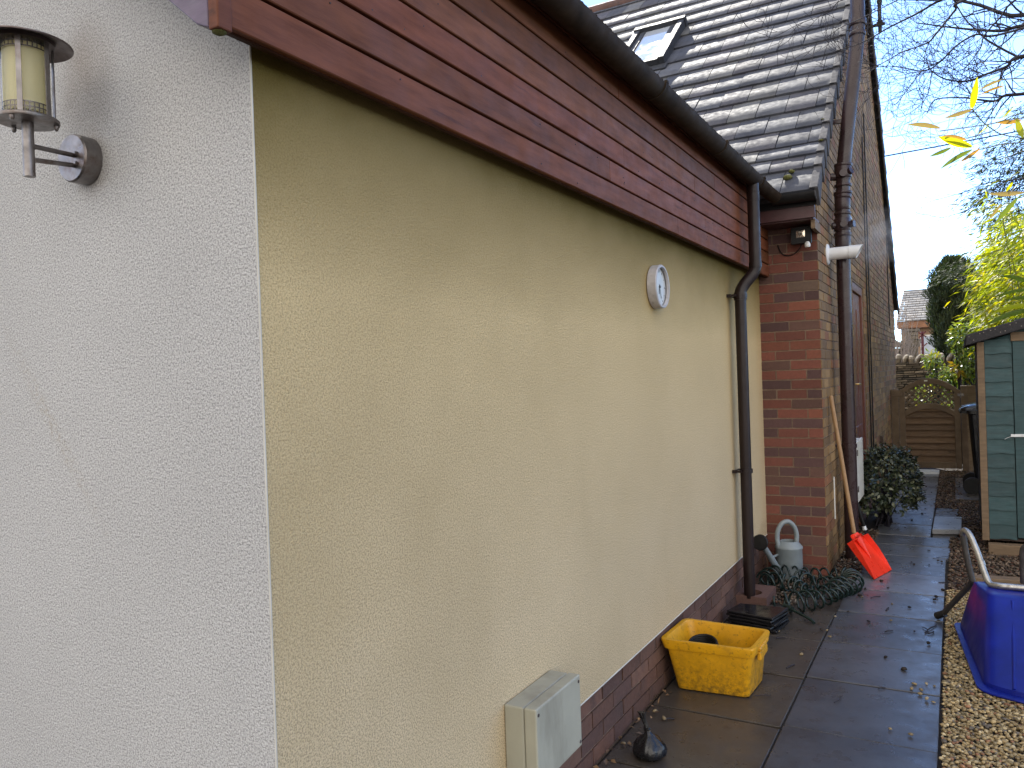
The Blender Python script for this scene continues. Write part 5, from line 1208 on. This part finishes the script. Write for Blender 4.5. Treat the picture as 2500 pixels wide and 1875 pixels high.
# broad strap leaves above the shed roof
sp_ = thing('bamboo_spray', 'long strap leaves drooping over the shed roof edge', 'bamboo', (2.5, 5.2, 0)); b = MB(); b.tube(spline([(2.5, 5.2, 0), (2.3, 5.15, 1.4), (2.0, 5.05, 1.95), (1.73, 5.0, 1.92)], 5), .006, 6); b.build('stems', MT['culm'], sp_)
V_all = []; F_all = []; T_all = []; off = 0
for A_, B_, wd, ci in (((1.80, 5.02, 1.925), (1.513, 4.97, 1.838), .036, 3), ((1.82, 5.0, 1.945), (1.545, 4.95, 1.912), .032, 0), ((1.80, 5.05, 2.08), (1.60, 5.0, 2.16), .03, 3), ((1.86, 5.0, 1.97), (1.62, 4.9, 1.99), .026, 3), ((1.85, 5.1, 2.05), (1.57, 5.05, 2.03), .024, 3)):
    A_, B_ = Vector(A_), Vector(B_); d = B_-A_; s_ = d.cross(Vector((.1, 1, .3))).normalized(); n_ = s_.cross(d).normalized(); NS_ = 8; vs = []
    for i in range(NS_+1):
        f = i/NS_; wv = wd*.5*(math.sin(math.pi*min(1, f*.93+.05))**.75); q = A_+d*f+Vector((0, 0, .02))*math.sin(math.pi*f); vs += [q-s_*wv+n_*wv*.3, q, q+s_*wv+n_*wv*.3]
    for i in range(NS_):
        for j in (0, 1): F_all.append([off+i*3+j, off+i*3+j+1, off+(i+1)*3+j+1, off+(i+1)*3+j]); T_all.append(CL[ci])
    V_all += [tuple(v) for v in vs]; off += len(vs)
npmesh('leaves', V_all, F_all, MT['bamboo_leaf'], sp_, np.array(T_all), True)

# bare tree leaning over from the right
bt = thing('bare_tree', 'bare leafless tree with branches spread across the sky', 'tree', (4.4, 8.2, 0))
b = MB(); b.tube(spline([(4.4, 8.2, -.05), (4.3, 8.2, 1.5), (4.05, 8.1, 3.0), (3.7, 8.0, 4.2), (3.4, 7.9, 5.2), (3.2, 7.9, 6.4)], 4), [.13-.005*i for i in range(21)], 10); b.build('trunk', MT['bark'], bt, smooth=60)
LIMB = {
 'A': ([(3.55, 7.95, 4.7), (2.7, 8.0, 4.9), (2.0, 8, 4.974), (1.836, 8, 5.027), (1.641, 8, 5.161), (1.46, 8, 5.26), (1.285, 8, 5.359)], .030, .012),
 'B': ([(3.7, 8, 4.2), (2.7, 7.8, 4.75), (1.968, 7.6, 4.729), (1.81, 7.6, 4.721), (1.648, 7.55, 4.744), (1.446, 7.5, 4.796), (1.25, 7.6, 4.91), (1.077, 7.65, 4.998)], .026, .005),
 'C': ([(3.75, 8, 4.1), (2.7, 7.5, 4.35), (1.932, 7.2, 4.319), (1.796, 7.2, 4.251), (1.622, 7.15, 4.199), (1.49, 7.15, 4.172), (1.321, 7.2, 4.239), (1.205, 7.2, 4.343), (1.161, 7.25, 4.458)], .022, .003),
 'D': ([(3.8, 8.05, 3.9), (2.8, 8.2, 4.2), (1.996, 8.2, 4.262), (1.836, 8.2, 4.279), (1.749, 8.2, 4.24), (1.604, 8.15, 4.27), (1.457, 8.2, 4.335), (1.215, 8.25, 4.379), (1.129, 8.3, 4.262)], .026, .004),
 'E': ([(2.3, 7.6, 4.74), (1.716, 6.9, 4.445), (1.559, 6.8, 4.454), (1.405, 6.75, 4.375), (1.273, 6.8, 4.277), (1.148, 6.8, 4.226), (1.007, 6.85, 4.298), (.862, 6.8, 4.336), (.70, 6.75, 4.335)], .012, .003),
 'F': ([(3.5, 7.95, 4.9), (2.4, 6.2, 4.6), (1.7, 5.4, 4.3), (1.362, 5.2, 4.186), (1.272, 5.2, 4.171), (1.15, 5.2, 4.123), (.96, 5.2, 4.067), (.832, 5.2, 4.017), (.725, 5.2, 3.993), (.61, 5.2, 3.985)], .018, .002),
 'G': ([(3.5, 7.95, 5.0), (2.2, 6.5, 4.8), (1.459, 6, 4.459), (1.396, 6, 4.397), (1.26, 6, 4.245), (1.187, 6, 4.182), (1.009, 6, 4.153), (.875, 6, 4.101), (.72, 6, 4.06)], .016, .002),
 'H': ([(3.45, 7.9, 5.1), (2.3, 6.8, 4.9), (1.831, 6.5, 4.561), (1.727, 6.5, 4.45), (1.606, 6.5, 4.324), (1.571, 6.5, 4.22), (1.437, 6.5, 4.073), (1.323, 6.5, 4.127)], .014, .002),
 'I': ([(3.0, 7.7, 4.38), (1.953, 7.5, 4.401), (1.885, 7.5, 4.433), (1.678, 7.5, 4.618), (1.582, 7.5, 4.747), (1.485, 7.5, 4.888), (1.35, 7.5, 5.2)], .016, .005),
 'J': ([(1.273, 6.8, 4.277), (1.148, 6.75, 4.226), (1.057, 6.8, 4.146), (.964, 6.8, 4.034), (.907, 6.8, 3.975), (.853, 6.8, 3.996)], .006, .002),
 'K': ([(1.205, 7.2, 4.343), (1.172, 7.2, 4.162), (1.113, 7.2, 4.059), (1.018, 7.2, 3.993), (.922, 7.2, 3.964), (.88, 7.2, 4.005)], .005, .002),
 'M': ([(1.749, 8.2, 4.24), (1.729, 8, 4.142), (1.632, 8, 4.05), (1.542, 8, 3.922)], .007, .002),
 'O': ([(3.8, 8.1, 3.7), (2.8, 8.6, 3.62), (2.031, 9, 3.577), (1.817, 9, 3.573), (1.658, 9, 3.570), (1.436, 9, 3.503), (1.1, 9, 3.445)], .012, .002),
 'P': ([(3.85, 8.1, 3.4), (2.8, 8.7, 3.44), (2.027, 9, 3.416), (1.71, 9, 3.386), (1.421, 9, 3.282), (1.194, 9, 3.245)], .011, .002),
 'Q': ([(1.7, 5.4, 4.3), (1.2, 4.9, 4.15), (.84, 4.5, 3.90), (.711, 4.4, 3.827), (.588, 4.4, 3.762), (.531, 4.4, 3.763)], .005, .0012),
 'S': ([(1.3, 5.2, 4.175), (.9, 4.6, 4.05), (.732, 4.4, 4.009), (.642, 4.4, 3.947), (.461, 4.4, 3.92), (.28, 4.4, 3.872), (.235, 4.4, 3.93)], .005, .0012),
}
b = MB()
def twig(p, d, L_, r, depth):
    pts_ = [p]; q = p.copy(); dv = d.normalized(); nst = 5
    for i in range(nst):
        dv = (dv+Vector((rnd.gauss(0, .16), rnd.gauss(0, .16), rnd.gauss(.03, .16)))).normalized(); q = q+dv*L_/nst; pts_.append(q.copy())
    b.tube(pts_, [max(.0016, r*(1-.72*i/nst)) for i in range(nst+1)], 4 if r < .004 else 6)
    if depth:
        for i in range(1, nst+1):
            if rnd.random() < .62:
                s_ = Vector((rnd.gauss(0, 1), rnd.gauss(0, 1), rnd.gauss(0, 1))); s_ = (s_-dv*s_.dot(dv)).normalized()
                twig(pts_[i], dv*.75+s_*.7, L_*rnd.uniform(.35, .65), r*.55, depth-1)
for key, (pts0, ra, rb) in LIMB.items():
    S = spline(pts0, 6); n = len(S); b.tube(S, [ra+(rb-ra)*(i/(n-1))**.7 for i in range(n)], 7)
    for i in range(4, n):
        if S[i].x > 2.6 or rnd.random() > (.42 if ra > .008 else .35): continue
        dv = (S[i]-S[i-1]).normalized(); s_ = Vector((rnd.gauss(0, .8), rnd.gauss(0, .8), rnd.gauss(.1, 1))); s_ = (s_-dv*s_.dot(dv)).normalized()
        rr_ = ra+(rb-ra)*(i/(n-1)); big = key in 'ABCDHIG'
        if key in 'QSFJK': twig(S[i], dv*.8+s_*.6, rnd.uniform(.10, .26), .0018, 1)
        elif key in 'OP': twig(S[i], dv*.9+s_*.5, rnd.uniform(.12, .3), .002, 1)
        else: twig(S[i], dv*.75+s_*.75, rnd.uniform(.28, .70), max(.0026, rr_*.42), 2)
b.build('limbs', MT['bark'], bt, smooth=60)

# conifer boughs on the far right
cf_ = thing('conifer_tree', 'dark drooping conifer at the right edge beyond the bamboo', 'tree', (3.9, 14.5, 0))
b = MB(); b.tube([(3.9, 14.5, 0), (3.9, 14.5, 7.5)], [.16, .05], 10); LP = []; LD = []
for z0, xt, yt, zt in ((5.3, 1.90, 13.2, 4.72), (5.0, 1.85, 13.0, 4.30), (4.75, 1.78, 13.0, 4.12), (4.2, 1.95, 12.9, 3.72), (3.9, 1.55, 13.0, 3.10), (3.8, 1.28, 13.3, 3.04), (5.6, 2.0, 13.6, 5.05), (4.4, 2.1, 13.4, 3.9), (3.6, 1.7, 13.4, 2.95), (5.0, 2.2, 13.0, 4.5), (6.2, 2.5, 13.6, 5.6)):
    S = spline([(3.9, 14.5, z0), ((3.9+xt)/2+.2, (14.5+yt)/2, (z0+zt)/2+.18), (xt+.4, yt+.1, zt+.10), (xt, yt, zt)], 8); b.tube(S, [.022-.0008*i for i in range(len(S))], 5)
    for i in range(8, len(S)):
        for s in range(22):
            side = Vector((rnd.gauss(-.1, .17), rnd.gauss(0, .17), rnd.gauss(-.08, .07))); q = S[i]+side
            for r_i in range(3): LP.append(tuple(q+Vector((rnd.gauss(0, .03), rnd.gauss(0, .03), rnd.gauss(0, .02))))); LD.append((side.x*2+rnd.gauss(-.3, .35), side.y*2+rnd.gauss(0, .35), rnd.gauss(-.35, .25)))
b.build('trunk', MT['bark'], cf_); n = len(LP)
crown('boughs', cf_, np.array(LP), np.array(LD), rng.normal(0, .5, (n, 3))+np.array([0, 0, 1]), rng.uniform(.06, .13, n), rng.uniform(.010, .020, n), MT['cypress'], [(.035, .055, .018), (.055, .075, .022), (.025, .04, .015)], .3, .1)
